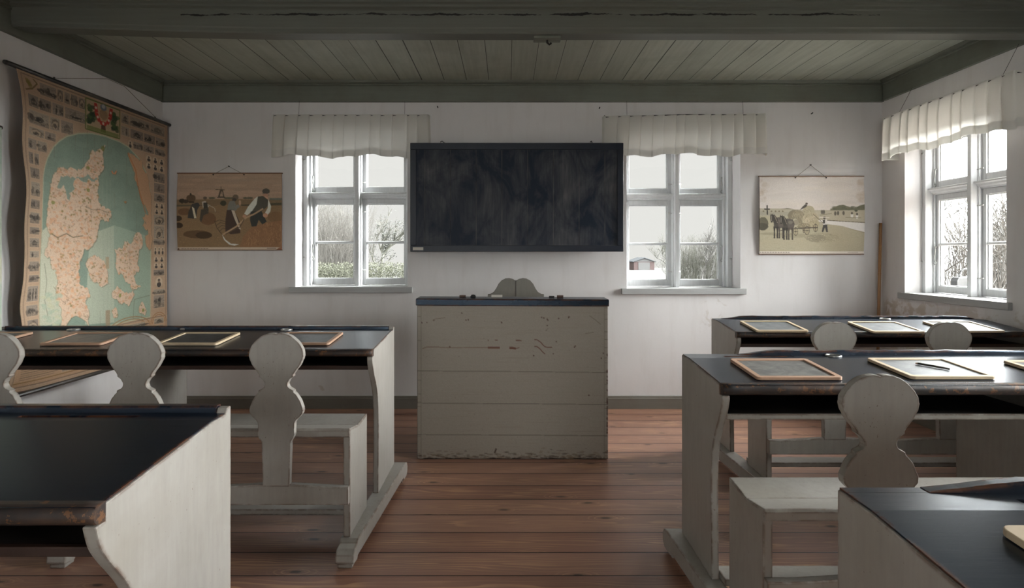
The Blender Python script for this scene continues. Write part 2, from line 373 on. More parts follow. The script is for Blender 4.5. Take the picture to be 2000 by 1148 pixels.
# ------------------------------------------------------------------ a small painter: colours on a fine sheet of vertices
class Canvas:
    def __init__(s, w, h, c, gain=1.):
        s.w, s.h, s.g = w, h, gain; s.a = np.zeros((h, w, 3), np.float32); s.a[:] = s.c(c)
        s.yy, s.xx = np.mgrid[0:h, 0:w].astype(np.float32); s.yy += .5; s.xx += .5
    def c(s, c): return np.minimum(np.array(lin(*c), np.float32)*s.g, .9)
    def poly(s, pts, c, al=1.):
        p = np.array(pts, np.float32)*[s.w, s.h]
        x0, y0 = np.maximum(np.floor(p.min(0)).astype(int)-1, 0); x1, y1 = np.ceil(p.max(0)).astype(int)+1
        x1 = min(x1, s.w); y1 = min(y1, s.h)
        if x1 <= x0 or y1 <= y0: return
        acc = np.zeros((y1-y0, x1-x0), np.float32)
        for sx, sy in ((-.25, -.25), (.25, -.25), (-.25, .25), (.25, .25)):
            X = s.xx[y0:y1, x0:x1]+sx; Y = s.yy[y0:y1, x0:x1]+sy; ins = np.zeros(X.shape, bool)
            for (ax, ay), (bx, by) in zip(p, np.roll(p, -1, 0)):
                if ay == by: continue
                ins ^= ((ay > Y) != (by > Y)) & (X < (bx-ax)*(Y-ay)/(by-ay)+ax)
            acc += ins
        m = (acc/4*al)[..., None]
        s.a[y0:y1, x0:x1] = s.a[y0:y1, x0:x1]*(1-m) + s.c(c)*m
    def ell(s, cx, cy, rx, ry, c, al=1., n=18, wob=0.):
        s.poly([(cx+rx*math.cos(2*PI*k/n)*(1+wob*random.uniform(-1, 1)), cy+ry*math.sin(2*PI*k/n)*(1+wob*random.uniform(-1, 1))) for k in range(n)], c, al)
    def line(s, pts, wd, c, al=1.):
        asp = s.w/s.h
        for (ax, ay), (bx, by) in zip(pts, pts[1:]):
            dx, dy = (bx-ax)*asp, by-ay; L = math.hypot(dx, dy) or 1e-6; nx, ny = -dy/L*wd/2/asp, dx/L*wd/2
            s.poly([(ax+nx, ay+ny), (bx+nx, by+ny), (bx-nx, by-ny), (ax-nx, ay-ny)], c, al)
    def rect(s, x0, y0, x1, y1, c, al=1.): s.poly([(x0, y0), (x1, y0), (x1, y1), (x0, y1)], c, al)
    def grain(s, amt, mask=None, cell=1):
        n = RNG.normal(0, 1, ((s.h+cell-1)//cell, (s.w+cell-1)//cell)).astype(np.float32)
        n = np.kron(n, np.ones((cell, cell), np.float32))[:s.h, :s.w]
        s.a *= np.clip(1+n*amt, .3, 1.7)[..., None] if mask is None else np.where(mask, np.clip(1+n*amt, .3, 1.7), 1)[..., None]
    def fade(s, k):
        g = s.a.mean(-1, keepdims=True); s.a = g+(s.a-g)*k
    def sheet(s, name, fn, mat, parent, thick=None):
        """vertex sheet: fn(u,v)->(x,y,z), v downwards"""
        w, h = s.w, s.h
        u, v = np.meshgrid(np.linspace(0, 1, w), np.linspace(0, 1, h))
        P = np.stack(fn(u, v), -1).reshape(-1, 3)
        idx = np.arange(w*h).reshape(h, w)
        q = np.stack([idx[:-1, :-1], idx[1:, :-1], idx[1:, 1:], idx[:-1, 1:]], -1).reshape(-1, 4)
        me = bpy.data.meshes.new(name)
        me.vertices.add(len(P)); me.vertices.foreach_set('co', P.astype(np.float32).ravel())
        me.loops.add(q.size); me.loops.foreach_set('vertex_index', q.ravel().astype(np.int32))
        me.polygons.add(len(q)); me.polygons.foreach_set('loop_start', np.arange(0, q.size, 4, dtype=np.int32))
        me.polygons.foreach_set('loop_total', np.full(len(q), 4, np.int32))
        me.update(calc_edges=True)
        at = me.color_attributes.new('print', 'FLOAT_COLOR', 'POINT')
        at.data.foreach_set('color', np.concatenate([s.a.reshape(-1, 3), np.ones((w*h, 1), np.float32)], 1).ravel())
        me.polygons.foreach_set('use_smooth', np.ones(len(q), bool))
        me.materials.append(mat)
        o = bpy.data.objects.new(name, me); link(o, parent)
        if thick:
            m = o.modifiers.new('thickness', 'SOLIDIFY'); m.thickness = thick; m.offset = -1
        return o
# ------------------------------------------------------------------ room shell
XL, XR, YF, YN, ZC = -2.69, 2.93, 4.40, -3.2, 2.55
WT = .29
def wall(name, axis, u0, u1, face, depth, holes, mat):
    us = sorted({u0, u1, *[h[0] for h in holes], *[h[1] for h in holes]}); zs = sorted({0., ZC, *[h[2] for h in holes], *[h[3] for h in holes]})
    bm = B()
    def cell(a, b, c, d):
        return any(h[0] <= (a+b)/2 <= h[1] and h[2] <= (c+d)/2 <= h[3] for h in holes)
    lo, hi = sorted((face, face+depth))
    grid = {}
    def V(u, z, k):
        key = (round(u, 4), round(z, 4), k)
        if key not in grid:
            f = face if k == 0 else face+depth
            grid[key] = bm.verts.new((u, f, z) if axis == 'x' else (f, u, z))
        return grid[key]
    for a, b in zip(us, us[1:]):
        for c, d in zip(zs, zs[1:]):
            if cell(a, b, c, d): continue
            for k in (0, 1): bm.faces.new((V(a, c, k), V(b, c, k), V(b, d, k), V(a, d, k)))
    bnd = [e for e in bm.edges if len(e.link_faces) == 1 and all(v in grid.values() for v in e.verts)]
    done = {}
    for key, v in list(grid.items()): done[v] = key
    for e in [e for e in bnd if done[e.verts[0]][2] == 0]:
        k0, k1 = done[e.verts[0]], done[e.verts[1]]
        bm.faces.new((e.verts[0], e.verts[1], grid[(k1[0], k1[1], 1)], grid[(k0[0], k0[1], 1)]))
    return struct(mk(name, bm, mat))
W1 = (-1.652, -.776, .902, 2.13); W2 = (.936, 1.824, .890, 2.118); W3 = (3.303, 4.148, .875, 2.08)
W4 = (1.30, 2.15, .875, 2.08); W5 = (-.95, -.10, .875, 2.08)
wall('wall_back', 'x', XL-WT, XR+WT, YF, WT, [W1, W2], M['plaster_back'])
wall('wall_right', 'y', YN, YF, XR, WT, [W3, W4, W5], M['plaster_right'])
wall('wall_left', 'y', YN, YF, XL, -WT, [], M['plaster'])
W6 = (-2.30, -1.45, .875, 2.08); W7 = (-.55, .30, .875, 2.08)  # openings for the added rear windows
wall('wall_front', 'x', XL-WT, XR+WT, YN, -WT, [W6, W7], M['plaster'])
bm = B(); box(bm, XL-WT, XR+WT, YN-WT, YF+WT, -.12, 0); struct(mk('floor', bm, M['floor']))
bm = B(); box(bm, XL-WT, XR+WT, YN-WT, YF+WT, ZC, ZC+.1); struct(mk('ceiling', bm, M['ceiling']))
# boarded wall plates below the ceiling: face board, thin bead near the top
def plate(name, axis, a, b, face, sgn):
    prof = [(0, 2.388), (.028, 2.388), (.028, 2.510), (.036, 2.514), (.036, 2.522), (.030, 2.526), (.040, 2.535), (.046, ZC), (0, ZC)]
    bm = B()
    if axis == 'x': prism(bm, [(face+sgn*p, z) for p, z in prof], 'x', a, b)
    else: prism(bm, [(face+sgn*p, z) for p, z in prof], 'y', a, b)
    return struct(mk(name, bm, M['green_beam'] if axis == 'x' else M['green_paint']))
plate('trim_1', 'x', XL, XR, YF, -1)
plate('trim_2', 'y', YN, YF-.046, XL, 1)
plate('trim_3', 'y', YN, YF-.046, XR, -1)
def skirt(name, axis, a, b, face, sgn):
    prof = [(0, 0), (.020, 0), (.020, .080), (.014, .086), (.014, .092), (.008, .098), (0, .098)]
    bm = B(); prism(bm, [(face+sgn*p, z) for p, z in prof], axis, a, b)
    return struct(mk(name, bm, M['skirting']))
skirt('baseboard_back', 'x', XL, XR, YF, -1)
skirt('baseboard_left', 'y', YN, YF-.02, XL, 1); skirt('baseboard_right', 'y', YN, YF-.02, XR, -1)
# ceiling beam, sagging a little away from its left end
def beam(name, y0, y1, mat):
    prof = [(y0-.035, ZC), (y0-.035, 2.540), (y0-.022, 2.532), (y0-.022, 2.520), (y0-.006, 2.512), (y0, 2.506), (y0, 2.420), (y0+.004, 2.412), (y0+.004, 2.396), (y0+.010, 2.388),
            (y1-.010, 2.388), (y1-.004, 2.396), (y1, 2.506), (y1+.022, 2.520), (y1+.035, 2.540), (y1+.035, ZC)]
    bm = B(); xs = [XL+.03+i*(XR-XL-.06)/24 for i in range(25)]
    rows = []
    for x in xs:
        up = .042*max(0., min(1., (-1.2-x)/1.5))**1.4
        rows.append([bm.verts.new((x, p[0], min(ZC, p[1]+up*(1-(p[1]-2.388)/.162*.7)))) for p in prof])
    for a, b in zip(rows, rows[1:]):
        for k in range(len(prof)): bm.faces.new((a[k], a[(k+1) % len(prof)], b[(k+1) % len(prof)], b[k]))
    bm.faces.new(rows[0]); bm.faces.new(rows[-1][::-1])
    return struct(mk(name, bm, mat))
beam('trim_4', 3.02, 3.13, M['beam'])
beam('trim_5', .55, .66, M['beam'])

# ------------------------------------------------------------------ windows
def window(name, w, H, loc, rz, mirror=False, d_frame=.160, d_sash=.255, hardware=True):
    """local: x across, y outward from the room face, z up from the sill top"""
    r = struct(empty(name, loc, rz)); wp = M['window_paint']; h = w/2
    zt0, zt1 = .712, .761                       # transom
    bm = B()
    for s in (-1, 1):
        a, b = sorted((s*h, s*(h-.034)))
        box(bm, a, b, d_frame, d_sash+.05, 0, H)
        a, b = sorted((s*(h-.034), s*(h-.048))); box(bm, a, b, d_frame+.055, d_sash-.002, 0, H)
    box(bm, -h+.034, h-.034, d_frame, d_sash+.05, H-.034, H)
    mk('window_frame', bm, wp, r, bevel=.003)
    bm = B(); box(bm, -.0155, .0155, d_frame, d_sash+.05, 0, H-.034); box(bm, -.024, .024, d_frame+.045, d_sash-.004, 0, H-.034)
    mk('mullion', bm, wp, r, bevel=.003)
    bm = B()
    for s in (-1, 1):
        a, b = sorted((s*.0155, s*(h-.034)))
        prism(bm, [(d_sash+.05, zt0), (d_sash-.012, zt0), (d_sash-.016, zt0+.010), (d_sash-.030, zt0+.018), (d_sash-.036, zt0+.030), (d_sash-.052, zt0+.036), (d_sash-.052, zt1-.002), (d_sash-.020, zt1+.004), (d_sash+.05, zt1+.004)], 'x', a, b)
    mk('transom', bm, wp, r, bevel=.002)
    def sash(x0, x1, z0, z1, mun, hook_side, rails):
        bm = B(); y0, y1 = d_sash, d_sash+.036; st = .036
        box(bm, x0, x0+st, y0, y1, z0, z1); box(bm, x1-st, x1, y0, y1, z0, z1)
        box(bm, x0+st, x1-st, y0, y1, z0, z0+rails[0]); box(bm, x0+st, x1-st, y0, y1, z1-rails[1], z1)
        # glazing rebate
        g0, g1, gz0, gz1 = x0+st, x1-st, z0+rails[0], z1-rails[1]
        for q in ((g0, g0+.006, gz0, gz1), (g1-.006, g1, gz0, gz1), (g0, g1, gz0, gz0+.006), (g0, g1, gz1-.006, gz1)):
            box(bm, q[0], q[1], y0+.012, y1, q[2], q[3])
        so = mk('sash', bm, wp, r, bevel=.002)
        if mun:
            bm = B(); prism(bm, [(y0+.004, mun-.005), (y0+.012, mun-.011), (y1, mun-.011), (y1, mun+.011), (y0+.012, mun+.011), (y0+.004, mun+.005)], 'x', g0, g1)
            mk('glazing_bar', bm, wp, so)
        for a, b in (((gz0, gz1),) if not mun else ((gz0, mun-.011), (mun+.011, gz1))):
            bm = B(); box(bm, g0+.001, g1-.001, y0+.018, y0+.021, a+.001, b-.001); mk('glass_pane', bm, M['glass'], so)
        if hook_side and hardware:
            hx = x0+.016 if hook_side < 0 else x1-.016; sg = hook_side
            zz = (z0+.13) if not mun else mun-.02
            bm = B()
            tube(bm, [(hx-sg*.004*math.sin(t*2*PI), y0-.010-.004*math.sin(t*PI), zz-t*.105) for t in [i/10 for i in range(11)]], .0042, 6)
            tube(bm, [(hx+.011*math.cos(a), y0-.012, zz-.116+.011*math.sin(a)) for a in [i*PI/5 for i in range(11)]], .0035, 6)
            tube(bm, [(hx, y0+.004, zz), (hx, y0-.012, zz)], .006, 8)
            mk('window_hook', bm, M['pale_metal'], so, smooth=True)
        return so
    lo_rails, up_rails = (.050, .040), (.042, .034)
    for s in (-1, 1):
        x0, x1 = sorted((s*.017, s*(h-.036)))
        hk = s if (s == (1 if mirror else -1)) else 0
        sash(x0, x1, .004, zt0-.001, .353, hk, lo_rails)
        sash(x0, x1, zt1+.005, H-.036, None, hk, up_rails)
    if hardware:
        for z in (.12, .60, .84):
            for s in (-1, 1):
                bm = B()
                tube(bm, [(s*.008, d_sash-.028, z), (s*.030, d_sash-.022, z+.002), (s*.050, d_sash-.014, z+.004)], [.004, .0035, .006], 6)
                tube(bm, [(s*.010, d_sash-.03, z), (s*.010, d_sash-.03, z-.018)], .0028, 6)
                mk('latch', bm, M['pale_metal'], r, smooth=True)
        for z in (.23, 1.02):
            bm = B(); s = 1 if mirror else -1
            tube(bm, [(s*(h-.004), d_frame-.004, z), (s*(h-.022), d_frame-.008, z+.002)], [.005, .004], 6); mk('frame_catch', bm, M['pale_metal'], r, smooth=True)
    bm = B(); box(bm, -h-.044, h+.040, -.026, .004, -.046, 0); box(bm, -h+.001, h-.001, .004, d_sash+.05, -.045, 0)
    mk('window_sill', bm, M['sill_paint'], r, bevel=.004)
    return r
window('window_1', W1[1]-W1[0], W1[3]-.948, ((W1[0]+W1[1])/2, YF, .948), 0)
window('window_2', W2[1]-W2[0], W2[3]-.936, ((W2[0]+W2[1])/2, YF, .936), 0, mirror=True)
window('window_3', W3[1]-W3[0], W3[3]-.921, (XR, (W3[0]+W3[1])/2, .921), -PI/2, d_frame=.126, d_sash=.195)
for nm, W in (('window_4', W4), ('window_5', W5)):  # unseen, added for daylight where more windows on this wall are inferred
    window(nm, W[1]-W[0], W[3]-.921, (XR, (W[0]+W[1])/2, .921), -PI/2, d_frame=.126, d_sash=.195, hardware=False)

for nm, W in (('fill_window_6', W6), ('fill_window_7', W7)):  # unseen rear windows, added to fill light onto camera-facing surfaces
    window(nm, W[1]-W[0], W[3]-.921, ((W[0]+W[1])/2, YN, .921), PI, d_frame=.126, d_sash=.195, hardware=False)

# ------------------------------------------------------------------ curtains
def curtain(loc, rz, L, hgt, off, label, seed, sag=(0, 0), wires=(), flip=False):
    """local: x along the rod, y = 0 at the rod, +y towards the wall"""
    rnd = random.Random(seed)
    r = empty('curtain_valance', loc, rz); tag(r, label, 'curtain', 'short pleated window curtains')
    bm = B()
    P = [(-L/2, off-.002, -.008), (-L/2, .01, -.004), (-L/2+.01, 0, sag[0]), (0, 0, max(sag)*.5+.002), (L/2-.01, 0, sag[1]), (L/2, .01, -.004), (L/2, off-.002, -.008)]
    tube(bm, P, .0035, 6); mk('curtain_wire', bm, M['iron'], r, smooth=True)
    npl = max(6, int(L/.088)); edges = [-L/2+i*L/npl+(rnd.uniform(-.012, .012) if 0 < i < npl else 0) for i in range(npl+1)]
    phase = [rnd.uniform(.014, .024) if off < .08 else rnd.uniform(.018, .032) for _ in range(npl)]
    # path: return to wall, front with pleats, return to wall
    path = []   # (x_top, x_bottom, y_top, y_bottom, weight)
    for t in np.linspace(1, 0, 7)[:-1]: path.append((-L/2-.012*t,)*2+(off*t, off*.9*t+.004, 0))
    for i in range(npl):
        e0, e1 = edges[i], edges[i+1]; lp = .013 if i < npl-1 else 0
        for t in np.linspace(0, 1, 9):
            path.append((e0+(e1+lp-e0)*t, e0+(e1+lp*.25-e0)*t, .001-.007*t, .002-phase[i]*math.sin(PI*t)-.006*t, 1))
        if lp: path.append((e1+lp*.9, e1+lp*.2, -.0035, -.004, 1)); path.append((e1+lp*.3, e1+lp*.05, .0, .0, 1))
    for t in np.linspace(0, 1, 7): path.append((L/2+.012*t,)*2+(off*t, off*.9*t+.004, 0))
    bm = B(); hem = B(); nz = 14; vs = []; hv = []
    hh = .05
    for k, (xt, xb, yt, yb, wgt) in enumerate(path):
        x = xb
        wav = .012*math.sin(x*11+seed)+.006*math.sin(x*31+seed*2)
        splay = x*.018
        col = []
        for j in range(nz+1):
            t = j/nz; e = t**.5
            z = .010-(hgt+wav*wgt)*t + (sag[0]*(1-(x+L/2)/L)+sag[1]*((x+L/2)/L))*(1-t)
            bul = -.006*math.sin(PI*t)*wgt
            col.append(bm.verts.new((xt+(xb-xt)*t**.8+splay*t, yt*(1-.65*t)+yb*t**.6+bul, z)))
        vs.append(col)
        z1 = .010-(hgt+wav*wgt); c2 = []
        for j in range(3):
            t = 1-hh/hgt*(1-j/2); e = t**.5
            z = z1+hh*(1-j/2); bul = -.006*math.sin(PI*t)*wgt
            c2.append(hem.verts.new((xt+(xb-xt)*t**.8+splay*t, yt*(1-.65*t)+yb*t**.6+bul-.0035, z-(.001 if j == 2 else 0))))
        hv.append(c2)
    for a, b in zip(vs, vs[1:]):
        for j in range(nz): bm.faces.new((a[j], b[j], b[j+1], a[j+1]))
    for a, b in zip(hv, hv[1:]):
        for j in range(2): hem.faces.new((a[j], b[j], b[j+1], a[j+1]))
    mk('curtain_cloth', bm, M['curtain'], r, smooth=True, recalc=False)
    mk('hem', hem, M['hem'], r, smooth=True, recalc=False)
    for x, top in wires:
        bm = B(); tube(bm, [(x, .0, .0), (x, max(0, off-.030), top)], .0012, 5); mk('hanging_wire', bm, M['iron'], r)
    return r
curtain((-1.211, 4.360, 2.274), 0, 1.200, .326, .038, 'short ivory curtain over the far window beside the brown harvest print', 3, wires=((-.4, .118), (.42, .118)))
curtain((1.379, 4.360, 2.281), 0, 1.243, .322, .038, 'short ivory curtain over the far window beside the hay cart print', 5, sag=(-.018, 0), wires=((-.45, .11), (.45, .11)))
curtain((2.80, 3.645, 2.205), -PI/2, 1.09, .31, .126, 'short ivory curtain over the window in the right-hand wall', 8, wires=((-.38, .187), (.46, .187)))

# ------------------------------------------------------------------ outdoors
bm = B()
n = 24
gv = [[bm.verts.new((-70+140*i/n, 4.8+(j/n)**1.6*130, -.30-.0125*((j/n)**1.6*130)+.05*math.sin(i*1.7+j))) for i in range(n+1)] for j in range(n+1)]
for j in range(n):
    for i in range(n): bm.faces.new((gv[j][i], gv[j][i+1], gv[j+1][i+1], gv[j+1][i]))
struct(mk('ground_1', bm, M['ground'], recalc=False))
bm = B()
gv = [[bm.verts.new((3.3+(i/n)**1.5*60, -25+29.8*j/n, -.30+.9*min(1, max(0, ((i/n)**1.5*60-3.0)/6))+.06*math.sin(i*2+j*1.3))) for i in range(n+1)] for j in range(n+1)]
for j in range(n):
    for i in range(n): bm.faces.new((gv[j][i], gv[j][i+1], gv[j+1][i+1], gv[j+1][i]))
struct(mk('ground_2', bm, M['litter'], recalc=False))

def foliage(name, mat, cx, cy, sx, sy, z0, z1, count, size, seed, shape='box'):
    rg = np.random.default_rng(seed); bm = B()
    for i in range(count):
        if shape == 'box': p = Vector((cx+rg.uniform(-sx, sx), cy+rg.uniform(-sy, sy), z0+(z1-z0)*rg.uniform(0, 1)**.8+.05*math.sin(rg.uniform(0, 6))))
        else:
            d = Vector(rg.normal(0, 1, 3)); d.normalize(); k = rg.uniform(.4, 1)**.5
            p = Vector((cx+d.x*sx*k, cy+d.y*sy*k, (z0+z1)/2+d.z*(z1-z0)/2*k))
        a = Vector(rg.normal(0, 1, 3)).normalized(); b = a.orthogonal().normalized(); s = size*rg.uniform(.6, 1.3)
        v = [bm.verts.new(p+a*s*.9), bm.verts.new(p+b*s*.45), bm.verts.new(p-a*s*.9), bm.verts.new(p-b*s*.45)]
        bm.faces.new(v)
    return mk(name, bm, mat, recalc=False)
def reeds(name, mat, x0, x1, y0, y1, z0, hmin, hmax, count, seed, r=.008, lean=.25):
    rg = random.Random(seed); bm = B()
    for i in range(count):
        x, y = rg.uniform(x0, x1), rg.uniform(y0, y1); h = rg.uniform(hmin, hmax); lx, ly = rg.gauss(0, lean), rg.gauss(0, lean)
        pts = [(x+lx*t*t*h*.5+rg.gauss(0, .02), y+ly*t*t*h*.5, z0+h*t) for t in (0, .35, .7, 1)]
        tube(bm, pts, [r, r*.8, r*.6, r*.3], 3, cap=False)
        for _ in range(3):
            t = rg.uniform(.3, .95); bx, by = x+lx*t*t*h*.5, y+ly*t*t*h*.5
            tube(bm, [(bx, by, z0+h*t), (bx+rg.gauss(0, .18), by+rg.gauss(0, .1), z0+h*t+rg.uniform(.05, .35))], [r*.5, r*.25], 3, cap=False)
    return mk(name, bm, mat, recalc=False)
def tree(name, mat, base, height, spread, seed, lean=(0, 0), levels=4, r0=.06, nb=5, leafmat=None, leafn=0, leafsize=.1):
    rg = random.Random(seed); bm = B(); tips = []
    def grow(p, d, L, r, lv):
        pts = [p]; q = Vector(p); dd = Vector(d)
        for i in range(4):
            dd = (dd + Vector((rg.gauss(0, .16), rg.gauss(0, .16), rg.gauss(0.02, .10)))).normalized(); q = q+dd*L/4; pts.append(q.copy())
        tube(bm, pts, [r, r*.85, r*.7, r*.55, r*.42], 4 if lv < 2 else 3, cap=False)
        if lv >= levels: tips.extend(pts[2:]); return
        for i in range(nb):
            k = rg.choice((1, 2, 3, 4, 4)); dv = Vector((rg.gauss(lean[0], spread), rg.gauss(lean[1], spread), rg.uniform(.1, .9))).normalized()
            grow(pts[k], (dd*.5+dv).normalized(), L*rg.uniform(.48, .72), r*.5, lv+1)
    grow(Vector(base), Vector((lean[0]*.3, lean[1]*.3, 1)).normalized(), height*.45, r0, 0)
    o = empty(name, base)
    t = mk('branches', bm, mat, o, recalc=False); t.location = -Vector(base)
    if leafmat:
        bm = B()
        for i in range(leafn):
            p = Vector(rg.choice(tips))+Vector((rg.gauss(0, .12), rg.gauss(0, .12), rg.gauss(0, .08))); a = Vector((rg.gauss(0, 1), rg.gauss(0, 1), rg.gauss(0, .3))).normalized(); b = a.orthogonal().normalized(); s = leafsize*rg.uniform(.6, 1.4)
            bm.faces.new([bm.verts.new(p+a*s), bm.verts.new(p+b*s*.4), bm.verts.new(p-a*s), bm.verts.new(p-b*s*.4)])
        t = mk('foliage', bm, leafmat, o, recalc=False); t.location = -Vector(base)
    return o
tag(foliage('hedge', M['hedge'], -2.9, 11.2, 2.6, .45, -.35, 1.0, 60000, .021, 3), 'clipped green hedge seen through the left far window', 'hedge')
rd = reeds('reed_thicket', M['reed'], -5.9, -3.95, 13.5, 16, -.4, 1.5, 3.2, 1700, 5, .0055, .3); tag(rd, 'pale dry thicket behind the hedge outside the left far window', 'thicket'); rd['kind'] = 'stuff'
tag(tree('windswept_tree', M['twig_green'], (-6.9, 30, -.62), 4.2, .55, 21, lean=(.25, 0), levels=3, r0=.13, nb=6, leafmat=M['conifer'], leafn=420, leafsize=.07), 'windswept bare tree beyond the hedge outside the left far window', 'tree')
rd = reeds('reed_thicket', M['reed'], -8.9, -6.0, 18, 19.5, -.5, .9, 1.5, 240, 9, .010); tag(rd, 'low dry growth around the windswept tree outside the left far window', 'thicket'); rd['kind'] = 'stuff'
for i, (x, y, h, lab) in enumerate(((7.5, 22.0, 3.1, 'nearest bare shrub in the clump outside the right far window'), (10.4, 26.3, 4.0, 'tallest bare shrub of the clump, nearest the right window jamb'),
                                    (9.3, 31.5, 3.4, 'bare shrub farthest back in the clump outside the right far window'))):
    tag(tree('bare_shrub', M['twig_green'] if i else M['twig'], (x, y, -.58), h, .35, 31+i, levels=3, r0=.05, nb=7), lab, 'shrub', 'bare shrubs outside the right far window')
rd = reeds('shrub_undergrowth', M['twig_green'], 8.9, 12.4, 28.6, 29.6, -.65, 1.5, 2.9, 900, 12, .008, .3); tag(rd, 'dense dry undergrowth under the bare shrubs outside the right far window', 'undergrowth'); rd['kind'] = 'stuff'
# far shed
zb = -.30-.0125*(96-4.8)-.03
sh = empty('garden_shed', (23.4, 96, zb)); tag(sh, 'distant red shed with pale gable and door beyond the right far window', 'shed')
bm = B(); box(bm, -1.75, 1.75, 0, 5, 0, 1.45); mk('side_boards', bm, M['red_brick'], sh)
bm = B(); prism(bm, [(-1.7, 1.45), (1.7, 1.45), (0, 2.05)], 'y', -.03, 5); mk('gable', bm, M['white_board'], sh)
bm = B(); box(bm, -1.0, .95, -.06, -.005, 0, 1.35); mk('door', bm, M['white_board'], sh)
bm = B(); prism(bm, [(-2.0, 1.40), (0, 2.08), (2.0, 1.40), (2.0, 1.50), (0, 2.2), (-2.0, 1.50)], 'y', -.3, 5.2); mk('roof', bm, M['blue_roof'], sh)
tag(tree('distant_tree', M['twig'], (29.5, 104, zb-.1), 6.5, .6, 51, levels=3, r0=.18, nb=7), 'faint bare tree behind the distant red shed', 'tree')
# beyond the right-hand window
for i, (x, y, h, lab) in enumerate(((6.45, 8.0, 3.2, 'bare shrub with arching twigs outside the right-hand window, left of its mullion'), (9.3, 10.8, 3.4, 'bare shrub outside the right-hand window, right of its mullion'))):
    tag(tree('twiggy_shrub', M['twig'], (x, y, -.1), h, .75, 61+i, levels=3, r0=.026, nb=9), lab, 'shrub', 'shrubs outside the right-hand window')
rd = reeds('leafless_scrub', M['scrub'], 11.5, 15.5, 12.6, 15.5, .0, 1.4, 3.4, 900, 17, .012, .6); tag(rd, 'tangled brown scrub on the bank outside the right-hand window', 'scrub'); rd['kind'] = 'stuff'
bm = B()
gv = [[bm.verts.new((4.6+7*i/14, 4.9+9*j/14, -.34+.10*j*.5+.05*math.sin(i*2.1+j))) for i in range(15)] for j in range(15)]
for j in range(14):
    for i in range(14): bm.faces.new((gv[j][i], gv[j][i+1], gv[j+1][i+1], gv[j+1][i]))
struct(mk('ground_3', bm, M['litter'], recalc=False))
wc = empty('watering_can', (4.965, 6.12, .819)); wc.scale = (.62, .62, .62); tag(wc, 'pale watering can with arched handle standing outside the right-hand window', 'watering can')
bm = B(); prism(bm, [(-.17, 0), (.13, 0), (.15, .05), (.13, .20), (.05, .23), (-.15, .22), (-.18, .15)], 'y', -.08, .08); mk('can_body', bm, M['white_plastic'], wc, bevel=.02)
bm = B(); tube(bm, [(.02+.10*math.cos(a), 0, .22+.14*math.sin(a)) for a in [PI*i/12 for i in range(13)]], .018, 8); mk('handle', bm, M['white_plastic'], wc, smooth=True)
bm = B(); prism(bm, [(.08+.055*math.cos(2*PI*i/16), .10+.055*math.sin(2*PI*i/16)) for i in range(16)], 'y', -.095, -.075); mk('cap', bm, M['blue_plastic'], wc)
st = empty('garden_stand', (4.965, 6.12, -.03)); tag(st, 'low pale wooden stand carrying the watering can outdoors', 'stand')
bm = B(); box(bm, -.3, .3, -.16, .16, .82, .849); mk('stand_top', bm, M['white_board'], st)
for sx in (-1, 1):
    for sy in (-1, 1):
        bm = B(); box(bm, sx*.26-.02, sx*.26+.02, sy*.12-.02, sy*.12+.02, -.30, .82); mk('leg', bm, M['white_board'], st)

# ------------------------------------------------------------------ light: an overcast sky with the hidden sun bright behind it, off to the right
wd = bpy.data.worlds.new('overcast_sky'); S.world = wd; wd.use_nodes = True
nt = wd.node_tree; nt.nodes.clear()
tc = nt.nodes.new('ShaderNodeTexCoord'); dt = nt.nodes.new('ShaderNodeVectorMath'); dt.operation = 'DOT_PRODUCT'
sd = Vector(SUN_DIR).normalized(); dt.inputs[1].default_value = sd; nt.links.new(tc.outputs['Generated'], dt.inputs[0])
rp = nt.nodes.new('ShaderNodeMapRange'); rp.interpolation_type = 'SMOOTHSTEP'
rp.inputs['From Min'].default_value = SUN_LO; rp.inputs['From Max'].default_value = SUN_HI; rp.inputs['To Min'].default_value = 0; rp.inputs['To Max'].default_value = 1
nt.links.new(dt.outputs['Value'], rp.inputs['Value'])
mxw = nt.nodes.new('ShaderNodeMix'); mxw.data_type = 'RGBA'; mxw.inputs[6].default_value = (*SKY_BASE, 1); mxw.inputs[7].default_value = (*SKY_SUN, 1)
nt.links.new(rp.outputs[0], mxw.inputs[0])
bg = nt.nodes.new('ShaderNodeBackground'); bg.inputs[1].default_value = 1; # added fill glow in the sky behind the viewer, for camera-facing surfaces
d2 = nt.nodes.new('ShaderNodeVectorMath'); d2.operation = 'DOT_PRODUCT'; d2.inputs[1].default_value = Vector((-.25, -.95, .2)).normalized(); nt.links.new(tc.outputs['Generated'], d2.inputs[0])
r2 = nt.nodes.new('ShaderNodeMapRange'); r2.interpolation_type = 'SMOOTHSTEP'; r2.inputs['From Min'].default_value = .40; r2.inputs['From Max'].default_value = .95; r2.inputs['To Max'].default_value = REAR_FILL
nt.links.new(d2.outputs['Value'], r2.inputs['Value'])
m2w = nt.nodes.new('ShaderNodeMix'); m2w.data_type = 'RGBA'; m2w.blend_type = 'ADD'; m2w.inputs[0].default_value = 1
c2w = nt.nodes.new('ShaderNodeCombineColor')
for i in range(3): nt.links.new(r2.outputs[0], c2w.inputs[i])
nt.links.new(mxw.outputs[2], m2w.inputs[6]); nt.links.new(c2w.outputs[0], m2w.inputs[7])
nt.links.new(m2w.outputs[2], bg.inputs[0])
wo = nt.nodes.new('ShaderNodeOutputWorld'); nt.links.new(bg.outputs[0], wo.inputs[0])
wd.cycles.sampling_method = 'MANUAL'; wd.cycles.sample_map_resolution = 512
def portal(name, loc, rot, sx, sy):
    l = bpy.data.lights.new(name, 'AREA'); l.shape = 'RECTANGLE'; l.size = sx; l.size_y = sy; l.cycles.is_portal = True
    o = bpy.data.objects.new(name, l); link(o); o.location = loc; o.rotation_euler = rot
